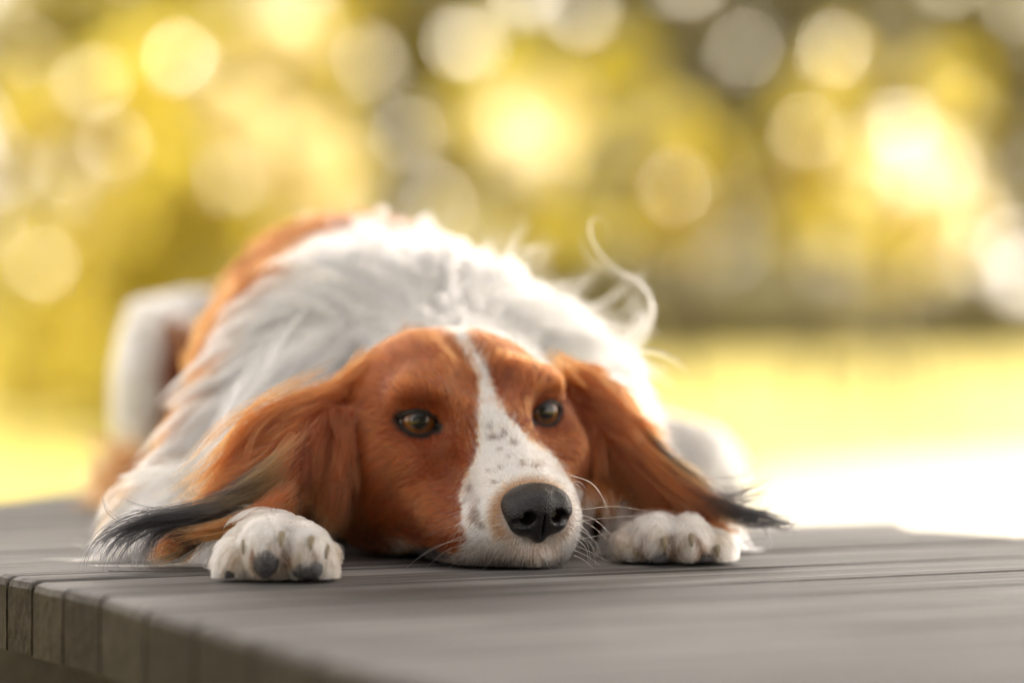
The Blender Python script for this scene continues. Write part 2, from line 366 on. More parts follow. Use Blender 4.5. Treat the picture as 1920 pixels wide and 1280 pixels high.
# ------------------------------------------------------------ the deck: a broad table of weathered planks
U = np.array([0.86182, 0.50721]); NN = np.array([-U[1], U[0]])     # along and across the planks
def wood():
    m, nt, b = mat_new('weathered planks'); L = nt.links.new
    tc = N(nt, 'ShaderNodeTexCoord'); oi = N(nt, 'ShaderNodeObjectInfo')
    mp = N(nt, 'ShaderNodeMapping'); mp.inputs['Rotation'].default_value = (0, 0, -math.atan2(U[1], U[0])); mp.vector_type = 'POINT'
    L(tc.outputs['Object'], mp.inputs[0])
    st = N(nt, 'ShaderNodeVectorMath', operation='MULTIPLY'); st.inputs[1].default_value = (1.6, 48, 40); L(mp.outputs[0], st.inputs[0])
    off = N(nt, 'ShaderNodeVectorMath', operation='ADD'); L(st.outputs[0], off.inputs[0])
    rv = N(nt, 'ShaderNodeMath', operation='MULTIPLY'); rv.inputs[1].default_value = 37; L(oi.outputs['Random'], rv.inputs[0]); L(rv.outputs[0], off.inputs[1])
    n1 = N(nt, 'ShaderNodeTexNoise', i_Scale=2.2, i_Detail=8.0, i_Roughness=.65); L(off.outputs[0], n1.inputs['Vector'])
    n2 = N(nt, 'ShaderNodeTexNoise', i_Scale=5.0, i_Detail=7.0); L(tc.outputs['Object'], n2.inputs['Vector'])
    n3 = N(nt, 'ShaderNodeTexNoise', i_Scale=260.0, i_Detail=3.0); L(tc.outputs['Object'], n3.inputs['Vector'])
    sm = N(nt, 'ShaderNodeMath', operation='MULTIPLY_ADD'); sm.inputs[1].default_value = .45; L(n2.outputs[0], sm.inputs[0]); L(n1.outputs[0], sm.inputs[2])
    s2 = N(nt, 'ShaderNodeMath', operation='MULTIPLY_ADD'); s2.inputs[1].default_value = .16; L(oi.outputs['Random'], s2.inputs[0]); L(sm.outputs[0], s2.inputs[2])
    r = ramp(nt, [(.50, (.008, .007, .0065)), (.64, (.027, .025, .024)), (.76, (.068, .065, .063)), (.90, (.22, .213, .208))], s2.outputs[0])
    # ends and sides are browner and darker than the grey tops, chosen by face normal
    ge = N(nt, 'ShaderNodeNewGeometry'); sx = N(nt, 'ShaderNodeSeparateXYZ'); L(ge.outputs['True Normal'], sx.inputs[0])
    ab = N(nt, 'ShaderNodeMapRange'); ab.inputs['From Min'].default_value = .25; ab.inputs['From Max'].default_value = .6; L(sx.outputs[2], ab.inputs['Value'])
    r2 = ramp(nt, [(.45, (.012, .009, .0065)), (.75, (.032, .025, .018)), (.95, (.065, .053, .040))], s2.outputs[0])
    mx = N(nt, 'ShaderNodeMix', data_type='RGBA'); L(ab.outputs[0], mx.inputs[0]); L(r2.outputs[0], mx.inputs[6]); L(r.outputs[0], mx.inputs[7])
    L(mx.outputs[2], b.inputs['Base Color'])
    rr = N(nt, 'ShaderNodeMapRange'); rr.inputs['To Min'].default_value = .48; rr.inputs['To Max'].default_value = .72; L(n1.outputs[0], rr.inputs['Value']); L(rr.outputs[0], b.inputs['Roughness'])
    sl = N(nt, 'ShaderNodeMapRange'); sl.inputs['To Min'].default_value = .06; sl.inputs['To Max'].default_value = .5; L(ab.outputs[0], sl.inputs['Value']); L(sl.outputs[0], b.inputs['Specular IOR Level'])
    h = N(nt, 'ShaderNodeMath', operation='MULTIPLY_ADD'); h.inputs[1].default_value = .25; L(n3.outputs[0], h.inputs[0]); L(n1.outputs[0], h.inputs[2])
    bp = N(nt, 'ShaderNodeBump'); bp.inputs['Strength'].default_value = .8; bp.inputs['Distance'].default_value = .0022; L(h.outputs[0], bp.inputs['Height']); L(bp.outputs[0], b.inputs['Normal'])
    return m
M_wood = wood()
# outline of the table top, walked from the near end along the left, the back and the right
px_edge = [(1000, 1340), (860, 1300), (740, 1268), (590, 1230), (475, 1195), (365, 1165), (272, 1140), (188, 1115), (118, 1100), (60, 1088), (8, 1079)]
left = [deck_pt(*p) for p in px_edge] + [np.array(p) for p in [(-.33, 2.05), (-.385, 2.32), (-.3456, 2.592), (-.297, 2.817), (-.22, 2.95)]]
right = [np.array(p) for p in [(.05, .55), (.55, .95), (.75, 1.35), (.62, 1.75), (.291, 2.184), (.280, 2.194), (.2355, 2.26), (.236, 2.342)]]
right2 = [np.array(p) for p in [(.10, 2.265), (.12, 2.55), (.05, 2.80), (-.05, 2.98)]]
def s_at(poly, n):
    pts = [(float(NN @ p), float(U @ p)) for p in poly]
    pts.sort()
    return float(np.interp(n, [a for a, b in pts], [b for a, b in pts]))
joints = [.30, .382, .464, .546, .628, .710, .792, .875, .957, 1.040, 1.122, 1.205, 1.288, 1.372, 1.452, 1.526, 1.605, 1.658, 1.703, 1.736, 1.816, 1.899, 1.98, 2.062, 2.144, 2.226, 2.308, 2.39, 2.472, 2.554, 2.636]
TH = .036
deck = empty('plank_deck', (0, 1.9, 0))
tag(deck, 'weathered grey wooden plank deck with rounded corners that the dog lies on', 'deck')
def make_plank(n0, n1):
    n0 += .0013; n1 -= .0013; ch = .0024
    prof = [(n0, -TH), (n0, -ch), (n0 + ch * .3, -ch * .3), (n0 + ch, 0), ((n0 + n1) / 2, RNG.uniform(-.0008, .0004)), (n1 - ch, 0), (n1 - ch * .3, -ch * .3), (n1, -ch), (n1, -TH)]
    nm = (n0 + n1) / 2
    rt = right if nm < 1.899 else right2
    rings = []
    for e, (inset, drop) in enumerate([(0, .004), (.0012, .0012), (.004, 0)]):
        rings.append([('l', inset, drop)])
    V = []; nr = 0
    def ring(side, inset, drop):
        for (n, z) in prof:
            s = s_at(left, n) + inset if side == 'l' else s_at(rt, n) - inset
            zz = z - drop if z > -TH * .6 else z
            p = U * s + NN * n
            V.append((p[0], p[1], zz))
    for ins, dr in [(0, .0045), (.0012, .0013), (.0045, 0)]: ring('l', ins, dr)
    for ins, dr in [(.0045, 0), (.0012, .0013), (0, .0045)]: ring('r', ins, dr)
    k = len(prof); F = []
    for r_ in range(5):
        for i in range(k):
            j = (i + 1) % k
            F.append((r_ * k + i, r_ * k + j, (r_ + 1) * k + j, (r_ + 1) * k + i))
    F.append(tuple(range(k))[::-1]); F.append(tuple(5 * k + i for i in range(k)))
    o = mesh_obj('plank', V, F, M_wood, None, smooth=False)
    o.parent = deck; o.matrix_parent_inverse = Matrix.Translation((0, -1.9, 0))
    o.location.z = RNG.uniform(-.0009, .0003)
    return o
for a, b_ in zip(joints[:-1], joints[1:]):
    make_plank(a, b_)
# cross beams under the planks and four stout legs
def beam(s0, n0, n1, w_=.045, h=.07):
    V = []
    for n in (n0, n1):
        for ds, z in ((-w_, -TH - .001), (w_, -TH - .001), (w_, -TH - h), (-w_, -TH - h)):
            p = U * (s0 + ds) + NN * n; V.append((p[0], p[1], z))
    F = [(0, 1, 5, 4), (1, 2, 6, 5), (2, 3, 7, 6), (3, 0, 4, 7), (0, 3, 2, 1), (4, 5, 6, 7)]
    mesh_obj('cross_beam', V, F, M_wood, deck, smooth=False)
beam(.95, .9, 2.2); beam(1.42, .7, 2.1)
for s0, n0 in ((.95, 1.05), (.95, 2.0), (1.42, 1.0), (1.42, 1.95)):
    p = U * s0 + NN * n0; w_ = .04
    V = [(p[0] + a * w_, p[1] + c * w_, z) for z in (GZ, -TH - .07) for a, c in ((-1, -1), (1, -1), (1, 1), (-1, 1))]
    mesh_obj('leg', V, [(3, 2, 1, 0), (4, 5, 6, 7), (0, 1, 5, 4), (1, 2, 6, 5), (2, 3, 7, 6), (3, 0, 4, 7)], M_wood, deck, smooth=False)
# ------------------------------------------------------------ solid modelling by blended distance fields
def ell(c, r, R=None):
    c = np.asarray(c, float); r = np.asarray(r, float); R = np.eye(3) if R is None else np.asarray(R)
    def f(p):
        q = (p - c) @ R                       # columns of R are the local axes
        k0 = np.sqrt(((q / r) ** 2).sum(-1)); k1 = np.sqrt(((q / (r * r)) ** 2).sum(-1)) + 1e-9
        return k0 * (k0 - 1) / k1
    return f
def cap(a, b, ra, rb):
    a = np.asarray(a, float); b = np.asarray(b, float); ab = b - a; L2 = ab @ ab
    def f(p):
        t = np.clip(((p - a) @ ab) / L2, 0, 1)
        return np.sqrt(((p - a - t[..., None] * ab) ** 2).sum(-1)) - (ra + (rb - ra) * t)
    return f
def smin(a, b, k):
    h = np.maximum(k - np.abs(a - b), 0) / k
    return np.minimum(a, b) - h * h * k * .25
def smax(a, b, k): return -smin(-a, -b, k)

def surface_nets(fn, lo, hi, step, coarse=5):
    lo = np.asarray(lo, float); hi = np.asarray(hi, float)
    nb = np.ceil((hi - lo) / (step * coarse)).astype(int); n = nb * coarse
    # coarse pass picks the blocks near the surface
    cx = [lo[i] + (np.arange(nb[i]) + .5) * step * coarse for i in range(3)]
    G = np.stack(np.meshgrid(*cx, indexing='ij'), -1)
    cf = fn(G.reshape(-1, 3)).reshape(nb)
    near = np.abs(cf) < step * coarse * 1.7
    F = np.repeat(np.repeat(np.repeat(np.where(cf < 0, -1., 1.).astype(np.float32), coarse, 0), coarse, 1), coarse, 2)
    ids = np.argwhere(near); off = np.stack(np.meshgrid(*[np.arange(coarse)] * 3, indexing='ij'), -1).reshape(-1, 3)
    for s in range(0, len(ids), 1500):
        idx = (ids[s:s + 1500, None, :] * coarse + off[None]).reshape(-1, 3)
        F[idx[:, 0], idx[:, 1], idx[:, 2]] = fn(lo + idx * step)
    neg = F < 0
    c = np.zeros(tuple(n - 1), np.uint8)
    for dx in (0, 1):
        for dy in (0, 1):
            for dz in (0, 1): c += neg[dx:n[0] - 1 + dx, dy:n[1] - 1 + dy, dz:n[2] - 1 + dz]
    act = (c > 0) & (c < 8); cells = np.argwhere(act); vid = -np.ones(act.shape, np.int32); vid[act] = np.arange(len(cells))
    acc = np.zeros((len(cells), 3)); cnt = np.zeros(len(cells))
    corners = [(x, y, z) for x in (0, 1) for y in (0, 1) for z in (0, 1)]
    fv = {k: F[cells[:, 0] + k[0], cells[:, 1] + k[1], cells[:, 2] + k[2]] for k in corners}
    for a in corners:
        for ax in range(3):
            if a[ax]: continue
            b = list(a); b[ax] = 1; b = tuple(b)
            fa, fb = fv[a], fv[b]; m = (fa < 0) != (fb < 0); t = fa / (fa - fb + 1e-12)
            p = np.repeat(np.array(a, float)[None], len(cells), 0); p[:, ax] += t
            acc[m] += p[m]; cnt[m] += 1
    V = lo + (cells + acc / cnt[:, None]) * step
    quads = []
    for ax in range(3):
        sl0 = [slice(1, -1)] * 3; sl0[ax] = slice(0, -1); sl1 = [slice(1, -1)] * 3; sl1[ax] = slice(1, None)
        a = neg[tuple(sl0)]; b = neg[tuple(sl1)]
        e = np.argwhere(a != b); base = e + 1; base[:, ax] -= 1
        flip = a[e[:, 0], e[:, 1], e[:, 2]]
        u, v = [(1, 2), (2, 0), (0, 1)][ax]
        def g(du, dv):
            q = base.copy(); q[:, u] -= du; q[:, v] -= dv; return vid[q[:, 0], q[:, 1], q[:, 2]]
        Q = np.stack([g(1, 1), g(0, 1), g(0, 0), g(1, 0)], 1)
        Q[~flip] = Q[~flip][:, ::-1]; quads.append(Q[(Q >= 0).all(1)])
    return V, np.concatenate(quads)
# ------------------------------------------------------------ the dog: one continuous body
# head frame: r = towards the right of the picture (the dog's left), f = along the muzzle, u = up
yaw, pitch, roll = math.radians(21), math.radians(9), math.radians(3.5)
fw = np.array([math.sin(yaw) * math.cos(pitch), -math.cos(yaw) * math.cos(pitch), -math.sin(pitch)])
r0 = np.array([math.cos(yaw), math.sin(yaw), 0]); u0 = np.cross(r0, -fw) * -1
u0 = np.cross(fw, r0); u0 = u0 if u0[2] > 0 else -u0
HR = math.cos(roll) * r0 + math.sin(roll) * u0; HU = math.cos(roll) * u0 - math.sin(roll) * r0; HF = fw
E0 = P3(904, 786, 1.982)
HM = np.stack([HR, HF, HU], 1)
def H(r, f, u): return E0 + r * HR + f * HF + u * HU
def he(c, r): return ell(H(*c), r, HM)
def hc(a, b, ra, rb): return cap(H(*a), H(*b), ra, rb)
def W(x, y, Y): return P3(x, y, Y)

EYE_R = .0118
EYES = []
for s in (-1, 1):
    la = math.radians(17 if s < 0 else 12); ax = HF * math.cos(la) + s * HR * math.sin(la) + .10 * HU; ax /= np.linalg.norm(ax)
    tx = np.cross(ax, HU) ; tx /= np.linalg.norm(tx)
    if tx @ HR < 0: tx = -tx
    ty = np.cross(tx, ax); ty = ty if ty @ HU > 0 else -ty
    tilt = math.radians(7) * s             # inner corner lower
    ex = math.cos(tilt) * tx + math.sin(tilt) * ty; ey = math.cos(tilt) * ty - math.sin(tilt) * tx
    EYES.append((H(.0335 * s if s > 0 else -.0322, -.0085, .0), ax, ex, ey, s))
LID_W, LID_H = .0112, .0067
def lid_curve(t, s):
    """almond opening, t in 0..1 round: local (x, y)"""
    a = 2 * math.pi * t; x = math.cos(a) * LID_W * (1 if s < 0 else .86); y = math.sin(a)
    y = (1 - abs(math.cos(a)) ** (2.3 if y > 0 else 2.0)) * (LID_H * .86 if y > 0 else -LID_H * .92)
    return x, y

LIDS = []
for c, ax, ex, ey, s in EYES:
    q_ = []
    for i in range(49):
        x, y = lid_curve(i / 48, s); R_ = EYE_R + .0007
        q_.append(c + x * ex + y * ey + math.sqrt(max(R_ * R_ - x * x - y * y, (R_ * .28) ** 2)) * ax)
    LIDS.append(np.array(q_))
def lid_dist(P, k):
    d = np.full(len(P), 1.0); m = np.linalg.norm(P - EYES[k][0], axis=1) < .03
    d[m] = np.sqrt(((P[m][:, None] - LIDS[k][None]) ** 2).sum(-1)).min(1); return d
def head_sdf(p):
    d = he((-.001, -.048, -.009), (.0605, .064, .047))(p)
    P_ = [
     (he((0, -.082, -.022), (.048, .042, .038)), .02),
     (he((0, -.016, .000), (.034, .035, .024)), .02),
     (he((-.029, -.007, .0135), (.0175, .015, .0108)), .012), (he((.029, -.007, .0135), (.0175, .015, .0108)), .012),
     (hc((0, -.002, -.008), (0, .059, -.0345), .0195, .0155), .02),
     (he((-.0155, .050, -.0425), (.0175, .031, .0215)), .010), (he((.0135, .050, -.0425), (.0165, .031, .0215)), .010),
     (he((-.025, .020, -.044), (.023, .038, .024)), .018), (he((.019, .018, -.044), (.020, .038, .024)), .018),
     (he((-.040, -.034, -.034), (.030, .047, .036)), .022), (he((.037, -.034, -.034), (.029, .047, .036)), .022),
     (he((-.040, -.003, -.019), (.015, .018, .010)), .014), (he((.040, -.003, -.019), (.015, .018, .010)), .014),
     (he((0, .040, -.054), (.024, .043, .0125)), .008),
     (he((0, -.060, -.045), (.055, .05, .032)), .03),
    ]
    for g, k in P_: d = smin(d, g(p), k)
    d = smax(d, -hc((0, -.002, .0265), (0, -.060, .0455), .0060, .0055)(p), .014)      # furrow between the brows
    d = smax(d, -he((0, .008, .0215), (.013, .012, .0085))(p), .014)                   # stop
    for s_, k_ in ((-1, 0),): d = smax(d, -hc((.0300 * s_, .022, -.0160), (.0335 * s_, .050, -.030), .0055 - k_, .0075 - k_ * 1.6)(p), .016)   # hollow before the cheekbone
    for c, ax, ex, ey, s in EYES:
        d = smax(d, -ell(c + ax * .0235 + ey * .0008, (.0150, .0112, .0185), np.stack([ex, ey, ax], 1))(p), .009)   # the orbit
        q = p - c; sp = np.sqrt((q * q).sum(-1)) - (EYE_R + .0013)
        d = smin(d, sp, .005)
        x = q @ ex; y = q @ ey; z = q @ ax
        xx = np.minimum(np.abs(x) / (LID_W * (1 if s < 0 else .86)), 1.6)
        al = np.where(y > 0, y - LID_H * .86 * (1 - xx ** 2.3), -y - LID_H * .92 * (1 - xx ** 2)) * .72
        al = np.maximum(al, -z + .002)
        d = np.maximum(d, -al)
        d = np.minimum(d, np.sqrt((q * q).sum(-1)) - EYE_R + .0022)   # keep the socket closed behind the eyeball
    return d

# toes, pads and claws: (x, y, depth step towards the lens) as photographed, half sizes in metres
PAWS = [dict(Y=1.862, dome=(516, 1028, .024, .0250, .028, .0160),
             toes=[(443, 1052, -.010, .0092, .0120), (501, 1032, -.018, .0122, .0160), (572, 1038, -.017, .0110, .0148), (607, 1058, -.008, .0070, .0110)],
             pads=[(436, 1066, -.022, .0050, .0062), (498, 1052, -.0335, .0068, .0078), (577, 1064, -.031, .0074, .0062), (525, 1080, -.010, .010, .005)],
             claws=[(457, 1028, -.024), (527, 1014, -.034), (583, 1022, -.032), (612, 1036, -.020)]),
        dict(Y=1.985, dome=(1262, 1010, .024, .0255, .030, .0135),
             toes=[(1182, 1028, -.008, .0088, .0112), (1229, 1014, -.018, .0118, .0140), (1289, 1016, -.018, .0115, .0136), (1335, 1031, -.010, .0092, .0108)],
             pads=[(1232, 1046, -.0320, .0066, .0058), (1314, 1048, -.027, .0072, .0050), (1182, 1052, -.021, .0052, .0045), (1268, 1056, -.012, .010, .0045)],
             claws=[(1247, 1021, -.034), (1296, 1014, -.033), (1192, 1037, -.024), (1345, 1034, -.024)])]
def paw_prims(D):
    out = []; Y = D['Y']; x, y, dz, a, b, c = D['dome']
    out.append((ell(W(x, y, Y + dz), (a, b, c)), .01))
    for x, y, z, a, b in D['toes']: out.append((ell(W(x, y, Y + z), (a * 1.02, .020, b)), .0018))
    for x, y, z, a, b in D['pads'][3:]: out.append((ell(W(x, y, Y + z), (a, .012, b)), .004))
    return out
paws = [paw_prims(D) for D in PAWS]

def body_sdf(p):
    B = [
     # neck and ruff
     (cap(W(850, 790, 2.08), W(800, 740, 2.22), .044, .066), .04),
     (ell(W(700, 700, 2.30), (.098, .13, .078)), .05),
     (ell(W(650, 640, 2.40), (.072, .10, .075)), .05),
     (ell(W(885, 775, 2.26), (.066, .10, .056)), .05),
     (cap(W(590, 740, 2.22), W(370, 960, 2.08), .062, .030), .04),        # shoulder and upper arm, left of the picture
     (cap(W(370, 1005, 2.06), W(515, 1028, 1.90), .020, .0165), .02),     # forearm
     (cap(W(300, 1030, 2.10), W(390, 1010, 2.04), .016, .024), .02),      # elbow
     (cap(W(1000, 820, 2.24), W(1110, 950, 2.14), .054, .028), .04),      # the other shoulder
     (cap(W(1195, 940, 2.10), W(1245, 1004, 2.02), .021, .0165), .02),
     # back, loin, rump
     (ell(W(665, 712, 2.58), (.082, .20, .079)), .05),
     (ell(W(570, 740, 2.82), (.085, .10, .068)), .05),
     (cap(W(470, 690, 2.80), W(370, 680, 2.78), .060, .050), .04),
     (ell(W(300, 735, 2.72), (.030, .075, .064)), .02),                   # thigh
     (cap(W(290, 885, 2.66), W(252, 912, 2.50), .010, .009), .02),        # hind foot
     (ell(W(1285, 905, 2.55), (.025, .055, .030)), .02),
     (cap(W(1285, 905, 2.55), W(1000, 850, 2.60), .024, .060), .04),
    ]
    d = B[0][0](p)
    for g, k in B[1:]: d = smin(d, g(p), k)
    pd = None
    for out in paws:
        q = None
        for g, k in out: q = g(p) if q is None else smin(q, g(p), k)
        pd = q if pd is None else np.minimum(pd, q)
    d = smin(d, pd, .008)
    return d
EARS = [
     # flap left of the picture: a broad fold falling beside the cheek and a tongue that runs out over the foreleg
     [(cap(W(672, 742, 2.035), W(560, 820, 1.985), .012, .011), 0), (cap(W(560, 820, 1.985), W(460, 925, 1.95), .011, .010), .012),
      (cap(W(470, 930, 1.95), W(345, 1000, 1.925), .010, .006), .01), (cap(W(655, 760, 2.02), W(630, 840, 2.00), .010, .005), .014),
      (cap(W(605, 790, 1.99), W(495, 910, 1.96), .010, .008), .014),       (cap(W(652, 790, 1.985), W(634, 900, 1.965), .006, .004), .008)],
     # the other flap
     [(cap(W(1035, 745, 2.060), W(1142, 812, 2.03), .013, .011), 0), (cap(W(1145, 805, 2.03), W(1240, 900, 2.02), .011, .010), .012),
      (cap(W(1240, 900, 2.02), W(1335, 955, 2.00), .010, .005), .01), (cap(W(1085, 740, 2.045), W(1105, 870, 2.03), .012, .008), .014),
      (cap(W(1110, 760, 2.04), W(1180, 880, 2.03), .011, .007), .014)],
]
def ears_sdf(p):
    d = None
    for e in EARS:
        q = e[0][0](p)
        for g, k in e[1:]: q = smin(q, g(p), k)
        d = q if d is None else np.minimum(d, q)
    return d
def dog_sdf(p):
    d = smin(head_sdf(p), body_sdf(p), .02)
    d = smin(d, ears_sdf(p), .005)
    return np.maximum(d, .0008 - p[..., 2])            # everything rests on the planks
import time as _t; _t0 = _t.time()
DV, DF = surface_nets(dog_sdf, (-.44, 1.80, -.006), (.24, 3.0, .235), .0024)
print('dog surface', len(DV), len(DF), round(_t.time() - _t0, 1))
# ------------------------------------------------------------ the dog object, nose, eyes, lids, pads, claws
def skin_material():
    m, nt, b = mat_new('coat skin'); L = nt.links.new
    at = N(nt, 'ShaderNodeAttribute', attribute_name='Col'); L(at.outputs['Color'], b.inputs['Base Color'])
    b.inputs['Roughness'].default_value = .6; b.inputs['Specular IOR Level'].default_value = .2
    return m
M_skin = skin_material()
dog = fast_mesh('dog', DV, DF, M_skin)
tag(dog, 'red and white long haired dog lying with its chin on the plank deck', 'dog')

def child_mesh(name, V, F, mat, smooth=True):
    o = fast_mesh(name, V, F, mat, None, smooth); o.parent = dog
    return o
def nose_sdf(p):
    d = he((0, 0.0750, -.0280), (.0172, .0125, .0098))(p)
    for g, k in [(he((-.0100, 0.0805, -.0315), (.0074, .0085, .0078)), .005), (he((.0100, 0.0805, -.0315), (.0074, .0085, .0078)), .005),
                 (he((0, 0.0840, -.0300), (.0062, .0060, .0090)), .005), (he((0, 0.0800, -.0405), (.0050, .0060, .0072)), .005),
                 (he((-.0068, 0.0785, -.0385), (.0078, .0075, .0052)), .004), (he((.0068, 0.0785, -.0385), (.0078, .0075, .0052)), .004)]:
        d = smin(d, g(p), k)
    for s in (-1, 1):
        d = smax(d, -he((.0080 * s, 0.0900, -.0330), (.0038, .0160, .0035))(p), .0018)
        d = smax(d, -cap(H(.0090 * s, 0.0885, -.0345), H(.0158 * s, 0.0845, -.0362), .0030, .0016)(p), .0016)
    gr = np.maximum(np.abs((p - E0) @ HR) - .00035, (p - E0) @ HU + .0315)
    gr = np.maximum(gr, .0845 - (p - E0) @ HF)
    return smax(d, -gr, .0012)
c = H(0, .079, -.032)
NV, NF = surface_nets(nose_sdf, c - .026, c + .026, .00055)
def nose_mat():
    m, nt, b = mat_new('wet nose leather'); L = nt.links.new
    tc = N(nt, 'ShaderNodeTexCoord')
    v = N(nt, 'ShaderNodeTexVoronoi', i_Scale=1150.0); L(tc.outputs['Object'], v.inputs['Vector'])
    n = N(nt, 'ShaderNodeTexNoise', i_Scale=180.0, i_Detail=4.0); L(tc.outputs['Object'], n.inputs['Vector'])
    r = ramp(nt, [(.3, (.006, .0055, .006)), (.7, (.016, .014, .015))], n.outputs[0]); L(r.outputs[0], b.inputs['Base Color'])
    bp = N(nt, 'ShaderNodeBump'); bp.inputs['Strength'].default_value = .6; bp.inputs['Distance'].default_value = .0006
    L(v.outputs['Distance'], bp.inputs['Height']); L(bp.outputs[0], b.inputs['Normal'])
    rr = N(nt, 'ShaderNodeMapRange'); rr.inputs['To Min'].default_value = .22; rr.inputs['To Max'].default_value = .42; L(n.outputs[0], rr.inputs['Value']); L(rr.outputs[0], b.inputs['Roughness'])
    b.inputs['Specular IOR Level'].default_value = .5
    return m
nose = child_mesh('nose', NV, NF, nose_mat()); nose['label'] = 'moist black nose'

def eye_mat():
    m, nt, b = mat_new('brown eye'); L = nt.links.new
    tc = N(nt, 'ShaderNodeTexCoord'); nz = N(nt, 'ShaderNodeVectorMath', operation='NORMALIZE'); L(tc.outputs['Object'], nz.inputs[0])
    sp = N(nt, 'ShaderNodeSeparateXYZ'); L(nz.outputs[0], sp.inputs[0])
    ac = N(nt, 'ShaderNodeMath', operation='ARCCOSINE'); L(sp.outputs[2], ac.inputs[0])
    at = N(nt, 'ShaderNodeMath', operation='ARCTAN2'); L(sp.outputs[1], at.inputs[0]); L(sp.outputs[0], at.inputs[1])
    cb = N(nt, 'ShaderNodeCombineXYZ'); ml = N(nt, 'ShaderNodeMath', operation='MULTIPLY'); ml.inputs[1].default_value = 6; L(at.outputs[0], ml.inputs[0])
    L(ml.outputs[0], cb.inputs[0]); L(ac.outputs[0], cb.inputs[1])
    n = N(nt, 'ShaderNodeTexNoise', i_Scale=2.2, i_Detail=3.0); L(cb.outputs[0], n.inputs['Vector'])
    ad = N(nt, 'ShaderNodeMath', operation='MULTIPLY_ADD'); ad.inputs[1].default_value = .10; L(n.outputs[0], ad.inputs[0]); L(ac.outputs[0], ad.inputs[2])
    mr = N(nt, 'ShaderNodeMath', operation='MULTIPLY'); mr.inputs[1].default_value = 1 / 1.62; L(ad.outputs[0], mr.inputs[0])
    r = ramp(nt, [(0, (.008, .006, .005)), (.20, (.004, .003, .003)), (.25, (.05, .020, .007)), (.36, (.17, .062, .015)), (.46, (.125, .043, .011)), (.525, (.04, .018, .009)), (.55, (.02, .012, .010)), (.60, (.72, .65, .63)), (1, (.70, .60, .58))], mr.outputs[0])
    L(r.outputs[0], b.inputs['Base Color']); b.inputs['Roughness'].default_value = .25
    b.inputs['Specular IOR Level'].default_value = 0; b.inputs['Coat Weight'].default_value = 1; b.inputs['Coat Roughness'].default_value = .015; b.inputs['Coat IOR'].default_value = 1.6
    b.inputs['Subsurface Weight'].default_value = 0
    return m
M_eye = eye_mat()
M_lid, _nt, _b = mat_new('dark eyelid rim'); _b.inputs['Base Color'].default_value = (.007, .005, .005, 1); _b.inputs['Roughness'].default_value = .45
for c, ax, ex, ey, s in EYES:
    gz = ax + (.02 if s < 0 else -.10) * ex + (.10 if s < 0 else .12) * ey; gz /= np.linalg.norm(gz)
    bm = bmesh.new(); bmesh.ops.create_uvsphere(bm, u_segments=48, v_segments=32, radius=EYE_R)
    for v in bm.verts:                                   # the clear front bulges a little
        if v.co.z > EYE_R * .70: v.co *= 1 + .06 * min(1, (v.co.z / EYE_R - .70) / .2)
    for f_ in bm.faces: f_.smooth = True
    me = bpy.data.meshes.new('eye'); bm.to_mesh(me); bm.free(); me.materials.append(M_eye)
    o = bpy.data.objects.new('eye', me); C.objects.link(o); o.parent = dog
    q = Vector(gz).to_track_quat('Z', 'Y'); o.rotation_mode = 'QUATERNION'; o.rotation_quaternion = q; o.location = c
    path = []; rad = []
    for i in range(49):
        x, y = lid_curve(i / 48, s); x *= 1.02; y *= 1.02
        R_ = EYE_R + .0007; z = math.sqrt(max(R_ * R_ - x * x - y * y, (R_ * .28) ** 2))
        path.append(c + x * ex + y * ey + z * ax); rad.append((.0009 if y < 0 else .0014) * (1 if s < 0 else .7))
    V, F = tube(path, rad, 8, cap=False)
    lid = mesh_obj('eyelid', V, F, M_lid); lid.parent = dog

def pad_mat():
    m, nt, b = mat_new('paw pad leather'); L = nt.links.new
    tc = N(nt, 'ShaderNodeTexCoord'); n = N(nt, 'ShaderNodeTexNoise', i_Scale=320.0, i_Detail=5.0); L(tc.outputs['Object'], n.inputs['Vector'])
    r = ramp(nt, [(.35, (.035, .032, .034)), (.7, (.10, .092, .090))], n.outputs[0]); L(r.outputs[0], b.inputs['Base Color'])
    bp = N(nt, 'ShaderNodeBump'); bp.inputs['Strength'].default_value = .7; bp.inputs['Distance'].default_value = .0005; L(n.outputs[0], bp.inputs['Height']); L(bp.outputs[0], b.inputs['Normal'])
    b.inputs['Roughness'].default_value = .6
    return m
M_pad = pad_mat()
M_claw, _nt, _b = mat_new('horn claw'); _b.inputs['Base Color'].default_value = (.20, .155, .085, 1); _b.inputs['Roughness'].default_value = .35
PADS = []
for D in PAWS:
    for x, y, z, a, b_ in D['pads'][:3]:
        c = W(x, y, D['Y'] + z + .0008); PADS.append((c, a, b_))
        bm = bmesh.new(); bmesh.ops.create_icosphere(bm, subdivisions=3, radius=1)
        for v in bm.verts:
            k = 1 + .05 * math.sin(v.co.x * 4 + x) - .06 * max(0, v.co.z)
            v.co = Vector((v.co.x * a * k, v.co.y * .0075, v.co.z * b_ * k)) + Vector(c)
            v.co.z = max(v.co.z, .0012)
        for f_ in bm.faces: f_.smooth = True
        me = bpy.data.meshes.new('paw_pad'); bm.to_mesh(me); bm.free(); me.materials.append(M_pad)
        o = bpy.data.objects.new('paw_pad', me); C.objects.link(o); o.parent = dog
    for x, y, z in D['claws']:
        c = W(x, y, D['Y'] + z - .0055)
        V, F = tube([c + [0, .006, .003], c + [0, .001, .0022], c + [0, -.0028, .0002], c + [0, -.0046, -.0026]], [.0018, .0017, .0012, .0003], 8)
        o = mesh_obj('claw', V, F, M_claw); o.parent = dog
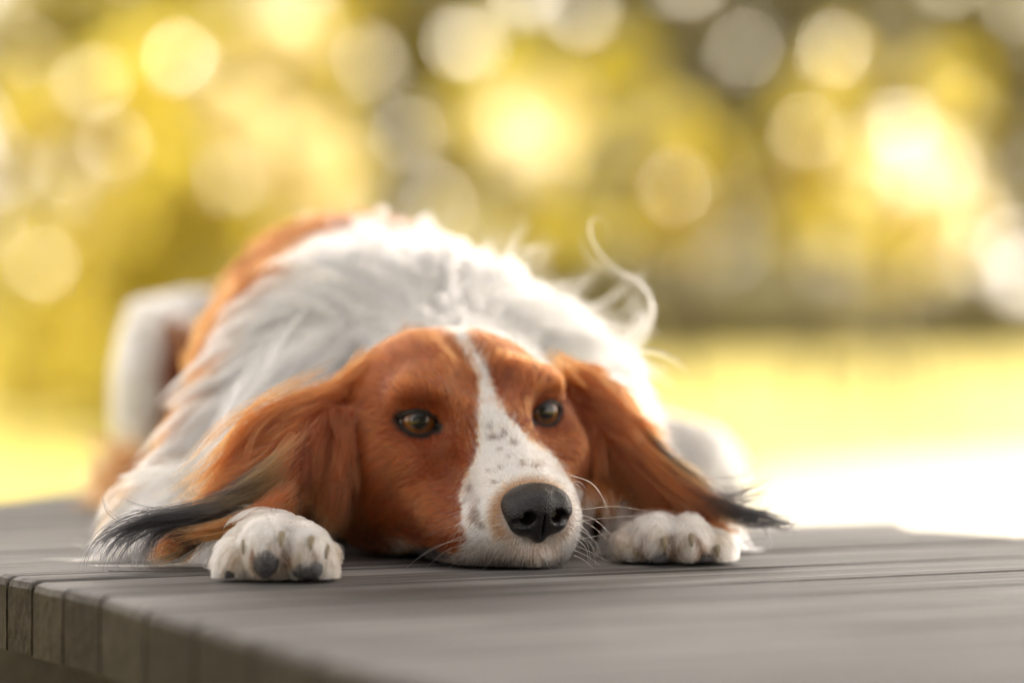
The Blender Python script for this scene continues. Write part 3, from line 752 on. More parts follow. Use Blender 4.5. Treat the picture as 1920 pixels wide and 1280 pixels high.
# ------------------------------------------------------------ coat colours (patches of the dog's coat, some with painted shade)
def in_poly(x, y, poly):
    poly = np.asarray(poly, float); ins = np.zeros(np.shape(x), bool); n = len(poly)
    for i in range(n):
        x1, y1 = poly[i]; x2, y2 = poly[(i + 1) % n]
        if y1 == y2: continue
        c = ((y1 > y) != (y2 > y)) & (x < (x2 - x1) * (y - y1) / (y2 - y1) + x1); ins ^= c
    return ins
RED = np.array([.255, .050, .009]); RED_D = np.array([.085, .016, .004]); RED_L = np.array([.36, .10, .026])
WHITE = np.array([.94, .91, .865]); TAN = np.array([.60, .40, .26]); BLACK = np.array([.007, .0068, .0075]); CREAM = np.array([.72, .62, .48])
GOLD = np.array([.12, .068, .022]); SKIN = np.array([.016, .012, .012]); SPOT = np.array([.20, .115, .08])
BLAZE = [(836, 596), (836, 622), (868, 655), (890, 690), (898, 725), (898, 765), (892, 800), (896, 830), (888, 862), (870, 895), (862, 930), (866, 985), (874, 1012), (835, 1045), (800, 1058),
         (830, 1085), (1100, 1085), (1110, 1000), (1100, 925), (1064, 885), (1036, 850), (990, 815), (950, 776), (930, 738), (914, 694), (890, 655), (874, 618), (890, 594)]
SPOTS = [(925, 820, 12, 6), (946, 812, 7, 9), (963, 828, 9, 6), (880, 914, 8, 7), (927, 903, 8, 4), (891, 966, 9, 19), (980, 868, 8, 6), (1006, 872, 11, 6), (897, 940, 5, 6), (902, 985, 7, 9), (915, 880, 4, 3), (955, 855, 4, 3), (872, 940, 4, 5), (937, 876, 6, 4), (915, 800, 5, 4), (935, 842, 5, 3)]

def noise1(x, y, s=1.0, ph=0.0):
    return (np.sin(x * .11 * s + ph) + np.sin(y * .13 * s + 1.7 + ph) + np.sin((x + y) * .071 * s + .5) + np.sin((x - 1.6 * y) * .19 * s + ph)) * .25

def coat_colour(P, region, jit=None):
    """P (n,3) roots; region 0 body, 1 head, 2 ear, 3 paw"""
    x, y = to_px(P); n = len(P); Y = P[:, 1]
    if jit is not None: x = x + jit[:, 0]; y = y + jit[:, 1]
    col = np.empty((n, 3)); col[:] = WHITE
    nz = noise1(x, y)[:, None]
    # body
    b = region == 0
    red = b & (Y > 2.415 + .03 * noise1(x, y, .8) + np.clip((x - 520) / 9000, 0, 1))
    red |= b & (Y > 2.30) & (x < 470) & (y < 720) & (x < 500 - (y - 480) * .28) & (x > 300)
    col[red] = (RED * (1 + .12 * nz))[red]
    thigh = b & (Y > 2.55) & (x < 430) & (Y < 3.2); col[thigh] = WHITE
    inner = b & (Y > 2.5) & (x > 305) & (x < 385) & (y > 600); col[inner] = RED
    foot = b & (Y > 2.38) & (x < 330) & (y > 868); col[foot] = RED_L
    col[b & (x > 1180) & (Y > 2.30)] = WHITE
    tuft = b & (Y < 2.10) & (((x - 780) / 34) ** 2 + ((y - 612) / 14) ** 2 < 1); col[tuft] = RED
    tuft = b & (Y < 2.10) & (((x - 890) / 34) ** 2 + ((y - 596) / 7) ** 2 < 1); col[tuft] = RED * 1.1
    # rim of red saddle that shows round the white shoulders
    WB = [(300, 1000), (378, 800), (442, 690), (486, 610), (514, 560), (550, 514), (598, 470), (645, 436), (700, 424), (765, 440), (835, 466), (890, 478), (1300, 474), (1300, 1300), (300, 1300)]
    col[b & (Y > 2.05) & (Y < 2.56) & ~in_poly(x, y, WB) & (x < 900) & (x > 330) & (y < 800)] = RED
    col[b & (Y < 2.14) & (x > 535) & (x < 800) & (y > 830)] = RED_D * .9  # throat under the ear, its shade painted as dark red
    col[b & (Y < 2.20) & (x > 1070) & (x < 1142) & (y > 760)] = RED_D * .7  # gap between cheek and right ear, shade painted in
    # strand of red on the left shoulder edge
    sh = b & (Y < 2.35) & (np.abs(x - (392 - (y - 700) * .42)) < 16) & (y > 680) & (y < 900); col[sh] = RED_L
    # head
    h = region == 1
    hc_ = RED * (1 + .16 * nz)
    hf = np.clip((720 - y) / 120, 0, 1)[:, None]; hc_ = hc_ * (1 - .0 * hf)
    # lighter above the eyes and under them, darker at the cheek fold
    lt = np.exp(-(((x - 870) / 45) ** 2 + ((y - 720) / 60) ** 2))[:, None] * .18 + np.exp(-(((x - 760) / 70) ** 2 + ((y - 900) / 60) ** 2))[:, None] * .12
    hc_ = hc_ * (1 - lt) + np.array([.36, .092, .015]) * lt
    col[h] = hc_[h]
    skull_white = h & (Y > 2.045) & (x > 800) & (x < 905) & (y < 640) & (x < 905 - (y - 560) * .2)
    col[skull_white] = WHITE
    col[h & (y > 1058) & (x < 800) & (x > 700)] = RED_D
    bl = h & in_poly(x, y, BLAZE); col[bl] = WHITE
    # tan on the lips and around the nose
    low = np.clip((y - 990 + .12 * (x - 980)) / 50, 0, 1) * (x > 790)
    t = (low * (.75 + .35 * noise1(x, y, 3)))[:, None]; t = np.where((bl & h)[:, None], np.clip(t, 0, .9), 0)
    t = np.where((x > 1052)[:, None], t * .25, t)
    col = col * (1 - t) + np.array([.42, .28, .19]) * t
    dn = np.sqrt(((x - 1000) / 86) ** 2 + ((y - 968) / 76) ** 2)
    ring = np.clip(1.0 - np.abs(dn - .82) / .28, 0, 1)
    ring *= np.where(y > 1010, .35, 1) * np.where(x > 1050, .5, 1)
    t = (np.clip(ring * 1.25, 0, .92) * bl)[:, None]; col = col * (1 - t) + np.array([.46, .235, .10]) * t
    for sx, sy, a, c in SPOTS:
        t = (np.clip(1.35 - ((x - sx) / a) ** 2 - ((y - sy) / c) ** 2, 0, .85) * bl)[:, None]; col = col * (1 - t) + SPOT * t
    dk = h & (((x - 812) / 30) ** 2 + ((y - 1046) / 19) ** 2 < 1); col[dk] = BLACK * 2
    tn = h & (((x - 762) / 18) ** 2 + ((y - 1034) / 22) ** 2 < 1); col[tn] = TAN
    md = h & bl & (y > 1048 + .02 * (x - 900)) & (x < 1072); col[md] = (col[md] * .5 + np.array([.05, .035, .03]))
    # dark skin and hair round the eyes
    for c, ax, ex, ey, s in EYES:
        q = P - c; a = q @ ex; b_ = q @ ey
        ld = lid_dist(P, 0 if s < 0 else 1)
        wid = np.where(b_ < -.001, .0034, np.where(np.abs(a) > .0085, .0034, .0022)) * (1 if s < 0 else .72)
        inner_c = np.sqrt(((a + s * .0125) / .0050) ** 2 + ((b_ + .0022) / .0032) ** 2)
        t = np.maximum(np.clip((wid - ld) / .0008, 0, 1), np.clip((1.15 - inner_c) / .3, 0, 1) * (ld < .006)) * h
        col = col * (1 - t[:, None]) + SKIN * t[:, None]
    # ears
    e = region == 2
    ec = np.where((x < 900)[:, None], RED * (1 + .15 * nz), RED * .95 * (1 + .15 * nz)); col[e] = ec[e]
    # dark inner side of the fold and the black and golden streak of the ear left of the picture
    k = e & (x < 900) & (np.abs((y - 800) - (600 - x) * .93) < 17) & (x < 545) & (x > 330); col[k] = np.where((noise1(x, y, 4)[:, None] > .05), GOLD, BLACK * 2.5)[k]
    k = e & (x < 430) & (y < 985) & (y > 940); col[k] = (BLACK * 2)[None]
    k = e & (x > 1230) & (y < 905 + (x - 1230) * .42); col[k] = (GOLD * .4 + BLACK)[None]
    k = e & (x > 1340); col[k] = (BLACK * 2)[None]
    # paws: white, stained tan between and under the toes
    p = region == 3
    Z = P[:, 2]; st = np.clip((.024 - Z) / .012, 0, 1)
    st = np.clip(st * (.75 + .5 * noise1(x, y, 5)) + .15 * noise1(x, y, 9), 0, .9)[:, None]
    pc = WHITE * (1 - st) + np.array([.58, .42, .27]) * st; col[p] = pc[p]
    for D in PAWS:
        for (ax_, ay, *_), (bx, by, *_) in zip(D['toes'][:-1], D['toes'][1:]):
            mx_, my = (ax_ + bx) / 2, (ay + by) / 2 + 4
            k = p & (((x - mx_) / 7) ** 2 + ((y - my) / 24) ** 2 < 1); col[k] = (np.array([.30, .15, .09]))[None]
    return np.clip(col, .01, .95)

# ------------------------------------------------------------ where the coat lies and how long it is: (x, y, dx, dy down, dY, length mm)
FLOW = {
 1: [(1003,905,0,-1,.2,2.2),(960,850,-.12,-1,.2,4.5),(925,760,-.05,-1,.2,6),(905,700,-.05,-1,.2,7),(880,650,-.25,-1,.3,9),(900,620,0,-1,.4,11),(760,700,-.5,-1,.2,9),(700,660,-.9,-.5,.3,11),
     (830,735,-.15,-1,.1,6.5),(790,755,-.75,-.65,.1,5),(735,768,-1,-.15,.1,6),(700,800,-1,.2,.1,8),(788,850,-.9,.45,.1,5),(840,870,-.8,.45,0,5),(700,900,-.7,.7,0,9),(655,980,-.5,.8,0,13),
     (780,960,-.9,.35,0,8),(800,1030,-.9,.4,0,7),(862,930,-.8,.4,0,6),(880,1000,-.7,.5,0,6),(900,1040,-.4,.9,0,6),(960,1050,-.12,1,0,6.5),(1010,1050,.1,1,0,6.5),(1060,1045,.3,.9,0,6),
     (1075,960,.6,.4,.2,5),(925,960,-.9,.15,0,3.2),(935,1010,-.6,.7,0,4),(1060,930,.5,-.2,.2,3),(1030,860,.5,-.35,.2,4.5),(1040,820,.65,.2,.2,5.5),(1060,860,.6,.5,.2,6),(1000,740,.2,-1,.2,6.5),(960,700,.2,-1,.2,8),
     (1030,735,.5,-.8,.2,5),(1050,680,.7,-.5,.2,9),(980,640,.3,-.9,.3,10),(1070,770,.8,.3,.2,6),(760,630,-.5,-.7,.5,13),(850,610,0,-.9,.5,12),(640,760,-1,.3,.1,14),(1075,880,.5,.8,.1,8),(905,800,-.1,-1,.1,5),(870,800,-.25,-.9,.1,4.5),
     (890,830,-.3,-.8,.1,4.5),(850,800,.1,-1,.1,2.6),(845,835,-.1,1,.1,2.6),(800,838,-.6,.8,.1,3),(1008,770,-.2,-1,.1,2.6),(1006,805,-.1,1,.1,2.6),(1035,806,.3,1,.1,3),(640,1040,-.4,.9,0,14)],
 0: [(850,580,.05,-1,.6,26),(770,590,-.4,-.9,.5,26),(700,600,-.7,-.3,.4,30),(600,700,-.6,.8,.2,40),(480,800,-.5,.9,.1,42),(400,900,-.5,.85,0,45),(560,600,-.7,.4,.2,36),(650,520,-.5,-.5,.5,30),(680,430,-.15,-1,.7,26),
     (560,470,-.8,-.2,.4,26),(800,480,.25,-.9,.6,28),(950,540,.5,-.6,.4,34),(1050,600,.8,-.35,.3,40),(1120,650,.9,-.1,.2,42),(1000,640,.7,-.5,.3,30),(1180,720,.8,.25,.1,38),(330,1000,-.9,.3,0,36),(220,1040,-1,.1,0,34),
     (450,1000,-.9,.3,0,22),(300,700,-.1,1,0,12),(430,600,-.4,.9,.2,14),(1310,900,.3,.8,0,18),(1190,930,.15,.9,-.4,9),(1160,960,.1,.9,-.3,9),(1150,800,.3,.9,0,30),(500,1020,-.2,.8,-.6,10)],
 2: [(650,700,-.8,.5,0,20),(600,750,-.75,.65,0,26),(520,830,-.75,.65,-.05,32),(470,900,-.8,.55,-.05,32),(400,960,-.95,.3,-.05,30),(345,1000,-1,.2,0,24),(640,800,-.15,1,0,28),(620,880,-.25,1,0,34),(600,950,-.2,1,0,28),
     (560,880,-.55,.85,0,32),(580,800,-.6,.8,0,30),(1070,700,.85,.3,.1,18),(1120,740,.8,.5,0,24),(1160,790,.65,.75,0,30),(1210,850,.7,.7,0,32),(1260,910,.75,.65,0,30),(1350,955,.95,.3,0,28),(1100,820,.15,1,0,28),(1120,880,.3,.95,0,30)],
 3: [(515,975,0,.45,-1,7),(440,1010,-.35,.7,-.7,7.5),(600,1010,.3,.7,-.7,7.5),(505,1010,0,.8,-.6,7),(580,1010,.05,.8,-.6,7),(420,1070,-.5,.85,-.2,9),(620,1070,.35,.85,-.2,8),(500,1080,0,1,-.3,6),(560,1075,.1,1,-.3,6),
     (1255,960,0,.5,-1,7.5),(1170,1010,-.3,.8,-.6,8),(1230,1000,-.05,.9,-.5,8),(1290,1000,.05,.9,-.5,8),(1345,1015,.4,.8,-.5,8.5),(1300,1050,.1,1,-.2,6.5),(1200,1050,0,1,-.2,6.5)],
}
def flow_at(P, region):
    x, y = to_px(P); v = np.zeros((len(P), 3)); L = np.zeros(len(P))
    for r, A in FLOW.items():
        m = np.nonzero(region == r)[0]
        if not len(m): continue
        A = np.array(A, float)
        d2 = (x[m][:, None] - A[None, :, 0]) ** 2 + (y[m][:, None] - A[None, :, 1]) ** 2 + 60
        w_ = d2 ** -1.6; w_ /= w_.sum(1, keepdims=True)
        u = A[:, 2:5] / np.linalg.norm(A[:, 2:5], axis=1)[:, None]
        q = w_ @ u
        v[m] = np.stack([q[:, 0], q[:, 2], -q[:, 1]], 1); L[m] = w_ @ A[:, 5] * .001
    return v, L

def hair_material(name, rough=.38, rad=.5, coat=0.0):
    m = bpy.data.materials.new(name); m.use_nodes = True; nt = m.node_tree; nt.nodes.clear()
    o = nt.nodes.new('ShaderNodeOutputMaterial'); h = nt.nodes.new('ShaderNodeBsdfHairPrincipled')
    h.model = 'CHIANG'; h.parametrization = 'COLOR'
    at = N(nt, 'ShaderNodeAttribute', attribute_name='Col'); nt.links.new(at.outputs['Color'], h.inputs['Color'])
    h.inputs['Roughness'].default_value = rough; h.inputs['Radial Roughness'].default_value = rad
    h.inputs['Random Roughness'].default_value = .2; h.inputs['Coat'].default_value = coat
    nt.links.new(h.outputs[0], o.inputs[0]); return m
M_hair = hair_material('dog hair')

def make_hair(name, pts, rad, col, mat=None, label=None):
    """pts (n,k,3), rad (n,k), col (n,k,3)"""
    n, k, _ = pts.shape
    hc = bpy.data.hair_curves.new(name); hc.add_curves([k] * n)
    hc.attributes['position'].data.foreach_set('vector', pts.astype(np.float32).ravel())
    a = hc.attributes.get('radius') or hc.attributes.new('radius', 'FLOAT', 'POINT')
    a.data.foreach_set('value', rad.astype(np.float32).ravel())
    c = hc.attributes.new('Col', 'FLOAT_VECTOR', 'POINT'); c.data.foreach_set('vector', col.astype(np.float32).ravel())
    hc.materials.append(mat or M_hair)
    o = bpy.data.objects.new(name, hc); C.objects.link(o); o.parent = dog; o['kind'] = 'stuff'
    if label: o['label'] = label
    return o

# ---- sample roots
T = np.concatenate([DF[:, [0, 1, 2]], DF[:, [0, 2, 3]]]); A0, B0, C0 = DV[T[:, 0]], DV[T[:, 1]], DV[T[:, 2]]
cr_ = np.cross(B0 - A0, C0 - A0); area = np.linalg.norm(cr_, axis=1) * .5; fn_ = cr_ / (area[:, None] * 2 + 1e-12)
VN = np.zeros_like(DV); [np.add.at(VN, T[:, i], cr_) for i in range(3)]; VN /= np.linalg.norm(VN, axis=1)[:, None] + 1e-12
cen = (A0 + B0 + C0) / 3
def regions(P):
    dh, de = head_sdf(P), ears_sdf(P); dp = None
    for out in paws:
        for g, k in out: q = g(P); dp = q if dp is None else np.minimum(dp, q)
    db = np.full(len(P), .004)
    r = np.argmin(np.stack([db, np.maximum(dh, 0) + .0005, np.maximum(de, 0) , np.maximum(dp, 0)], 1), 1)
    fx, fy = to_px(P)
    # the neck behind the ears belongs to the body coat
    r = np.where((r == 1) & ((P - E0) @ HF < -.105), 0, r)
    return r
reg_t = regions(cen)
view = cen - np.array([0, 0, CAM_H]); view /= np.linalg.norm(view, axis=1)[:, None]
facing = -(fn_ * view).sum(1)
dens = np.array([230e3, 1.75e6, .75e6, 1.3e6])[reg_t] * np.where(facing > -.25, 1, .3)
dens *= np.where((reg_t == 0) & (cen[:, 1] > 2.5), .7, 1)
dens *= np.where(cen[:, 2] < .0015, 0, 1)
cnt = RNG.poisson(area * dens)
ti = np.repeat(np.arange(len(T)), cnt); n = len(ti)
u_, v_ = RNG.random(n), RNG.random(n); fl = u_ + v_ > 1; u_[fl] = 1 - u_[fl]; v_[fl] = 1 - v_[fl]
root = A0[ti] + u_[:, None] * (B0 - A0)[ti] + v_[:, None] * (C0 - A0)[ti]
nrm = VN[T[ti, 0]] * (1 - u_ - v_)[:, None] + VN[T[ti, 1]] * u_[:, None] + VN[T[ti, 2]] * v_[:, None]
nrm /= np.linalg.norm(nrm, axis=1)[:, None]
reg = reg_t[ti]
# bare places: eyes, lids, pads, nose
bare = np.zeros(n, bool); thin = np.ones(n)
for c, ax, ex, ey, s in EYES:
    q = root - c; b_ = q @ ey; ld = lid_dist(root, 0 if s < 0 else 1)
    bare |= ld < np.where(b_ < -.001, .0020, .0012); thin = np.minimum(thin, np.clip(.22 + ld / .011, .22, 1))
    bare |= (np.linalg.norm(q, axis=1) < EYE_R + .0002)
bare |= nose_sdf(root) < .0004
for c, a, b_ in PADS: bare |= (((root - c) / np.array([a * 1.02, .011, b_ * 1.02])) ** 2).sum(1) < 1
keep = ~bare; root, nrm, reg, thin = root[keep], nrm[keep], reg[keep], thin[keep]; n = len(root)
print('hairs', n, [int((reg == i).sum()) for i in range(4)])

K = 6
flow, Ln = flow_at(root, reg); Ln[reg == 3] *= 1.35; Ln[reg == 0] *= 1.35; Ln *= thin * RNG.uniform(.7, 1.15, n)
tng = flow - (flow * nrm).sum(1, keepdims=True) * nrm; tng /= np.linalg.norm(tng, axis=1)[:, None] + 1e-9
# locks: strands lean together towards shared guides
from mathutils import kdtree
tt = np.linspace(0, 1, K)
lift = np.array([.55, .20, .34, .45])[reg]; frizz = np.array([.20, .10, .16, .20])[reg]
rnd = RNG.normal(size=(n, 3)); side = np.cross(nrm, tng)
d0 = tng * np.cos(lift)[:, None] + nrm * np.sin(lift)[:, None] + side * (RNG.normal(size=n) * frizz)[:, None] + nrm * (RNG.normal(size=n) * frizz * .35)[:, None]
wave = noise1(root[:, 0] * 9000, root[:, 2] * 9000, .5)
pts = np.zeros((n, K, 3))
for k_, t in enumerate(tt):
    pts[:, k_] = root + d0 * (Ln * t)[:, None] - nrm * (Ln * np.sin(lift) * .75 * t * t)[:, None] + side * (Ln * .13 * wave * np.sin(t * 3.0))[:, None] + rnd * (Ln * .05 * t * t)[:, None]
    pts[:, k_, 2] -= np.where(reg == 0, .22, np.where(reg == 2, .12, 0)) * Ln * t * t
clump_br = np.ones(n); clump_hue = np.zeros(n)
for r_, cell, amt in ((0, .0085, .95), (1, .0017, .35), (2, .0055, .78), (3, .0024, .8)):
    m = np.nonzero(reg == r_)[0]
    if not len(m): continue
    ng = max(50, int(len(m) * {0: .022, 1: .035, 2: .011, 3: .010}[r_])); gi = RNG.choice(m, ng, replace=False)
    kd = kdtree.KDTree(ng)
    for i, g_ in enumerate(gi): kd.insert(root[g_], i)
    kd.balance()
    near = np.fromiter((kd.find(p)[1] for p in root[m]), int, len(m)); g_ = gi[near]
    off = root[m] - root[g_]
    gb = RNG.normal(size=ng); clump_br[m] = 1 + gb[near] * {0: .09, 1: .12, 2: .22, 3: .07}[r_]; clump_hue[m] = RNG.normal(size=ng)[near]
    a_ = amt * RNG.uniform(.6, 1.1, len(m))
    for k_, t in enumerate(tt):
        tgt = pts[g_, k_] + off * (1 - .75 * t)
        w_ = (a_ * t ** .8)[:, None]
        pts[m, k_] = pts[m, k_] * (1 - w_) + tgt * w_
pts[..., 2] = np.maximum(pts[..., 2], .0009 + .0006 * RNG.random((n, 1)))
jit = RNG.normal(size=(n, 2)) * np.array([9, 6, 6, 3])[reg][:, None]
croot = coat_colour(root, reg, jit)
white_ish = np.clip((croot.min(1) - .25) / .4, 0, 1)
var = RNG.normal(size=n); br = 1 + var * np.where(white_ish > .5, .08, .26); br *= np.where((RNG.random(n) < .05) & (white_ish < .5), .5, 1)
hs = RNG.normal(size=n) * (1 - white_ish)
hs = hs + .6 * clump_hue * (1 - white_ish); br = br * clump_br
c_ = croot * np.clip(br, .45, 1.5)[:, None] * np.stack([1 + 0 * hs, 1 + .10 * hs, 1 + .18 * hs], 1)
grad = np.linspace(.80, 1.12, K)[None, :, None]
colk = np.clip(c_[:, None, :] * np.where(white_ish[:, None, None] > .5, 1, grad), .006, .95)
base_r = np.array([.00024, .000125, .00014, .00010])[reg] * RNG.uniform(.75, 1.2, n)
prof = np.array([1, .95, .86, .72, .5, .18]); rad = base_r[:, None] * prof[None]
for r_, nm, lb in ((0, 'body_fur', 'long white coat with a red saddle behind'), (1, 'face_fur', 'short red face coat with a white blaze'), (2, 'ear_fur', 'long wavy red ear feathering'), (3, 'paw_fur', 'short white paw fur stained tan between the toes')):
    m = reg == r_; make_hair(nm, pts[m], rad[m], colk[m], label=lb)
# the skin takes the coat's colours, darkened like shade between the locks
vr = regions(DV); vc = coat_colour(DV, vr)
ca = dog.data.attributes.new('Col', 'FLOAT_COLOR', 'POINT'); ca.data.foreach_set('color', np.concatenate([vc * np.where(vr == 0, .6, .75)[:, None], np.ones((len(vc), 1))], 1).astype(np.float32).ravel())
# ------------------------------------------------------------ long feathering, wisps and whiskers drawn as locks
def spline(cp, k):
    cp = np.asarray(cp, float); m = len(cp)
    d = np.r_[0, np.cumsum(np.linalg.norm(np.diff(cp, axis=0), axis=1))]; d /= d[-1]
    t = np.linspace(0, 1, k); seg = np.clip(np.searchsorted(d, t, side='right') - 1, 0, m - 2)
    out = np.empty((k, 3))
    tan = np.gradient(cp, d, axis=0)
    for i, (s, q) in enumerate(zip(seg, t)):
        h = d[s + 1] - d[s]; a = (q - d[s]) / h
        out[i] = (2*a**3-3*a*a+1)*cp[s] + (a**3-2*a*a+a)*h*tan[s] + (-2*a**3+3*a*a)*cp[s+1] + (a**3-a*a)*h*tan[s+1]
    return out
LK = {}
fat = 1.45
def lock(grp, cps, n, s0, s1, cols, r=.000075, vary=.25, flat=1.0, curl=0.0, wob=.10, minlen=.55, k=12):
    """cps: (photo x, y, depth); s0/s1: spread in mm at root and tip; cols: colour stops root -> tip"""
    g = spline([W(*c) for c in cps], 24); L = np.linalg.norm(np.diff(g, axis=0), axis=1).sum()
    n = max(3, int(n * (.6 if n > 30 else 1))); out = np.zeros((n, k, 3)); cc = np.zeros((n, k, 3)); cols = np.array(cols, float)
    nbun = max(1, n // (16 if np.max(cols[-1]) > .03 else 6)); bc0 = RNG.normal(size=(nbun, 3)); bc1 = RNG.normal(size=(nbun, 3)); bb = 1 + RNG.normal(size=nbun) * .16; bph = RNG.uniform(0, 6.28, (nbun, 3))
    tone = 1 + RNG.normal() * .09
    if np.min(cols[0]) > .4: bb = 1 + (bb - 1) * .35; tone = 1
    for i in range(n):
        q_ = RNG.integers(nbun)
        o0 = (bc0[q_] * .85 + RNG.normal(size=3) * .5) * s0 * .0005 * np.array([1, flat, 1]); o1 = (bc1[q_] * .95 + RNG.normal(size=3) * .28) * s1 * .0005 * np.array([1, flat, 1])
        a0 = RNG.uniform(0, vary); a1 = RNG.uniform(minlen, 1.0)
        t = np.linspace(a0, a1, k); q = np.stack([np.interp(t, np.linspace(0, 1, 24), g[:, j]) for j in range(3)], 1)
        ph = bph[q_] + RNG.normal(size=3) * .3
        w_ = np.sin(t[:, None] * (5 + curl) + ph) * L * wob * .12 * (t[:, None] - a0)
        q = q + o0 * (1 - t[:, None]) + o1 * t[:, None] ** 1.3 + w_
        out[i] = q
        ct = np.linspace(0, 1, len(cols)); tc = np.clip(t + RNG.normal() * .09, 0, 1)
        cc[i] = np.stack([np.interp(tc, ct, cols[:, j]) for j in range(3)], 1) * np.clip(1 + RNG.normal() * .10, .5, 1.5) * bb[q_] * tone
    out[..., 2] = np.maximum(out[..., 2], .0008 + .0005 * RNG.random((n, 1)))
    rad_ = r * fat * RNG.uniform(.7, 1.2, (n, 1)) * np.concatenate([np.ones(k - 4) , [.9, .75, .5, .15]])[None]
    LK.setdefault(grp, []).append((out, rad_, np.clip(cc,   .006, .95)))
B_ = BLACK * 1.2; G_ = GOLD; R_ = RED; RD = RED * .75; WC = WHITE; CR = CREAM
e = 'ear_feathering'
# ---- ear at the left of the picture
for i in range(16):                               # red waves from the base of the ear down over the foreleg
    f = i / 15
    x0 = 655 - 70 * f; y0 = 712 + 60 * f
    x1 = 480 - 130 * (1 - f) * .9 + 60 * f; y1 = 900 + 70 * f
    lock(e, [(x0, y0, 1.995), ((x0 + x1) / 2 - 28 + RNG.normal() * 6, (y0 + y1) / 2 - 26, 1.972), (x1, y1, 1.945), (x1 - 60, y1 + 40, 1.925)], 170, 9, 10, [RD, R_, R_ * 1.1, RED_L], .00008, .35, 1, 2, .3)
for i in range(4):                                # the front fold beside the cheek
    x0 = 658 - 7 * i
    lock(e, [(x0, 765 + 5 * i, 1.985), (x0 - 8, 840, 1.975), (x0 - 12 + RNG.normal() * 3, 905, 1.972), (x0 - 16 + i * 3, 955 + RNG.normal() * 8, 1.972)], 100, 5, 8, [R_, RD, R_, R_], .00008, .3, 1, 1, .25)
for i in range(5):                                # hair deep in the hollow under the fold, its shade put into the colour
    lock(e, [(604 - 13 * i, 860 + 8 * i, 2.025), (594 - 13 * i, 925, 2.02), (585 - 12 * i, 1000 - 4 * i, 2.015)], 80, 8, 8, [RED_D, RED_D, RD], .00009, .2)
for i in range(6):                                # tongue of red hair over the paw
    lock(e, [(560 - 8 * i, 905 + 6 * i, 1.935), (480, 958 + 4 * i, 1.918), (400, 990 + 3 * i, 1.908), (318 + 6 * i, 1012 + RNG.normal() * 2, 1.90)], 130, 7, 4, [RD, R_, RED_L, RED_L * .9], .00008, .3, .7, 0, .12, .7)
for i in range(6):                                # golden and black streak along the top
    lock(e, [(570 - 6 * i, 806 + 10 * i, 1.955), (505, 872 + 8 * i, 1.938), (430, 922 + 6 * i, 1.925), (340, 948 + 4 * i, 1.915)], 85, 8, 6, [R_, G_, G_ * .5, B_] if i % 2 else [RD, G_ * .7, B_, B_], .00008, .3, 1, 3, .3)
lock(e, [(520, 872, 1.94), (450, 926, 1.93), (360, 958, 1.915), (300, 975, 1.905)], 50, 10, 7, [B_ * 2, B_, B_, B_], .00009, .3, 1, 0, .1)
for i in range(9):                                # the long black tip sweeping out and curling down to the planks
    f = i / 8
    lock(e, [(430, 955 - 4 * f, 1.92), (330, 972 - 8 * f, 1.908), (250 + 14 * f, 978 + 8 * f, 1.90), (192 + 22 * f, 1008 + 8 * f, 1.895), (166 + 28 * f, 1052, 1.893), (164 + 30 * f, 1088 + 2 * f, 1.892)], 17, 6, 7.0 + 3 * f, [B_, B_, B_ * 1.5, B_ * 1.8], .000075, .3, 1, 0, .06, .7, 16)
for i in range(6):                                # finer arcs that fall away from it
    f = i / 5
    lock(e, [(400 - 10 * f, 965, 1.918), (330 - 12 * f, 985, 1.91), (275 + 10 * f, 1018 - 10 * f, 1.905), (258 + 16 * f, 1058, 1.90), (275 + 14 * f, 1088, 1.898)], 22, 3, 6, [B_, B_ * 1.5, B_ * 2], .00006, .3, 1, 1, .2, .7, 16)
lock(e, [(200, 1060, 1.895), (212, 1085, 1.893), (258, 1096, 1.89), (350, 1092, 1.89), (425, 1085, 1.90)], 8, 1.5, 3, [B_, B_ * 1.6], .00006, .1, 1, 0, .1, .8, 16)
lock(e, [(330, 958, 1.915), (280, 955, 1.91), (236, 948, 1.905)], 20, 3, 6, [B_, B_], .00006, .1, 1, 0, .3)
lock(e, [(235, 975, 1.92), (205, 955, 1.92), (188, 920, 1.925)], 4, 3, 5, [B_ * 3, B_ * 3], .00006, .1)
for i in range(8):                                # hair that carries the skull over into the ear
    lock(e, [(715 - 8 * i, 652 + 7 * i, 2.02), (672 - 8 * i, 690 + 9 * i, 2.005), (618 - 8 * i, 735 + 10 * i, 1.99), (560 - 6 * i, 795 + 8 * i, 1.975)], 60, 7, 9, [R_, R_, R_ * 1.1], .00008, .3, 1, 1, .2)
for i in range(90):                               # stray single hairs round the black tip
    f = RNG.random(); g1, g2 = RNG.normal(size=2)
    lock(e, [(470 - 60 * f, 930 + 20 * f, 1.925), (350 - 30 * f + 8 * g1, 962 + 14 * f + 8 * g2, 1.91), (250 + 14 * f * g1, 985 + 22 * f + 8 * g2, 1.90), (190 + 60 * f + 12 * g1, 1030 + 14 * f, 1.895), (175 + 90 * f + 14 * g2, 1080 + RNG.uniform(-10, 10), 1.892)], 2, 3, 5, [G_ * .6, B_, B_, B_], .00004, .35, 1, 1, .25, .6, 16)
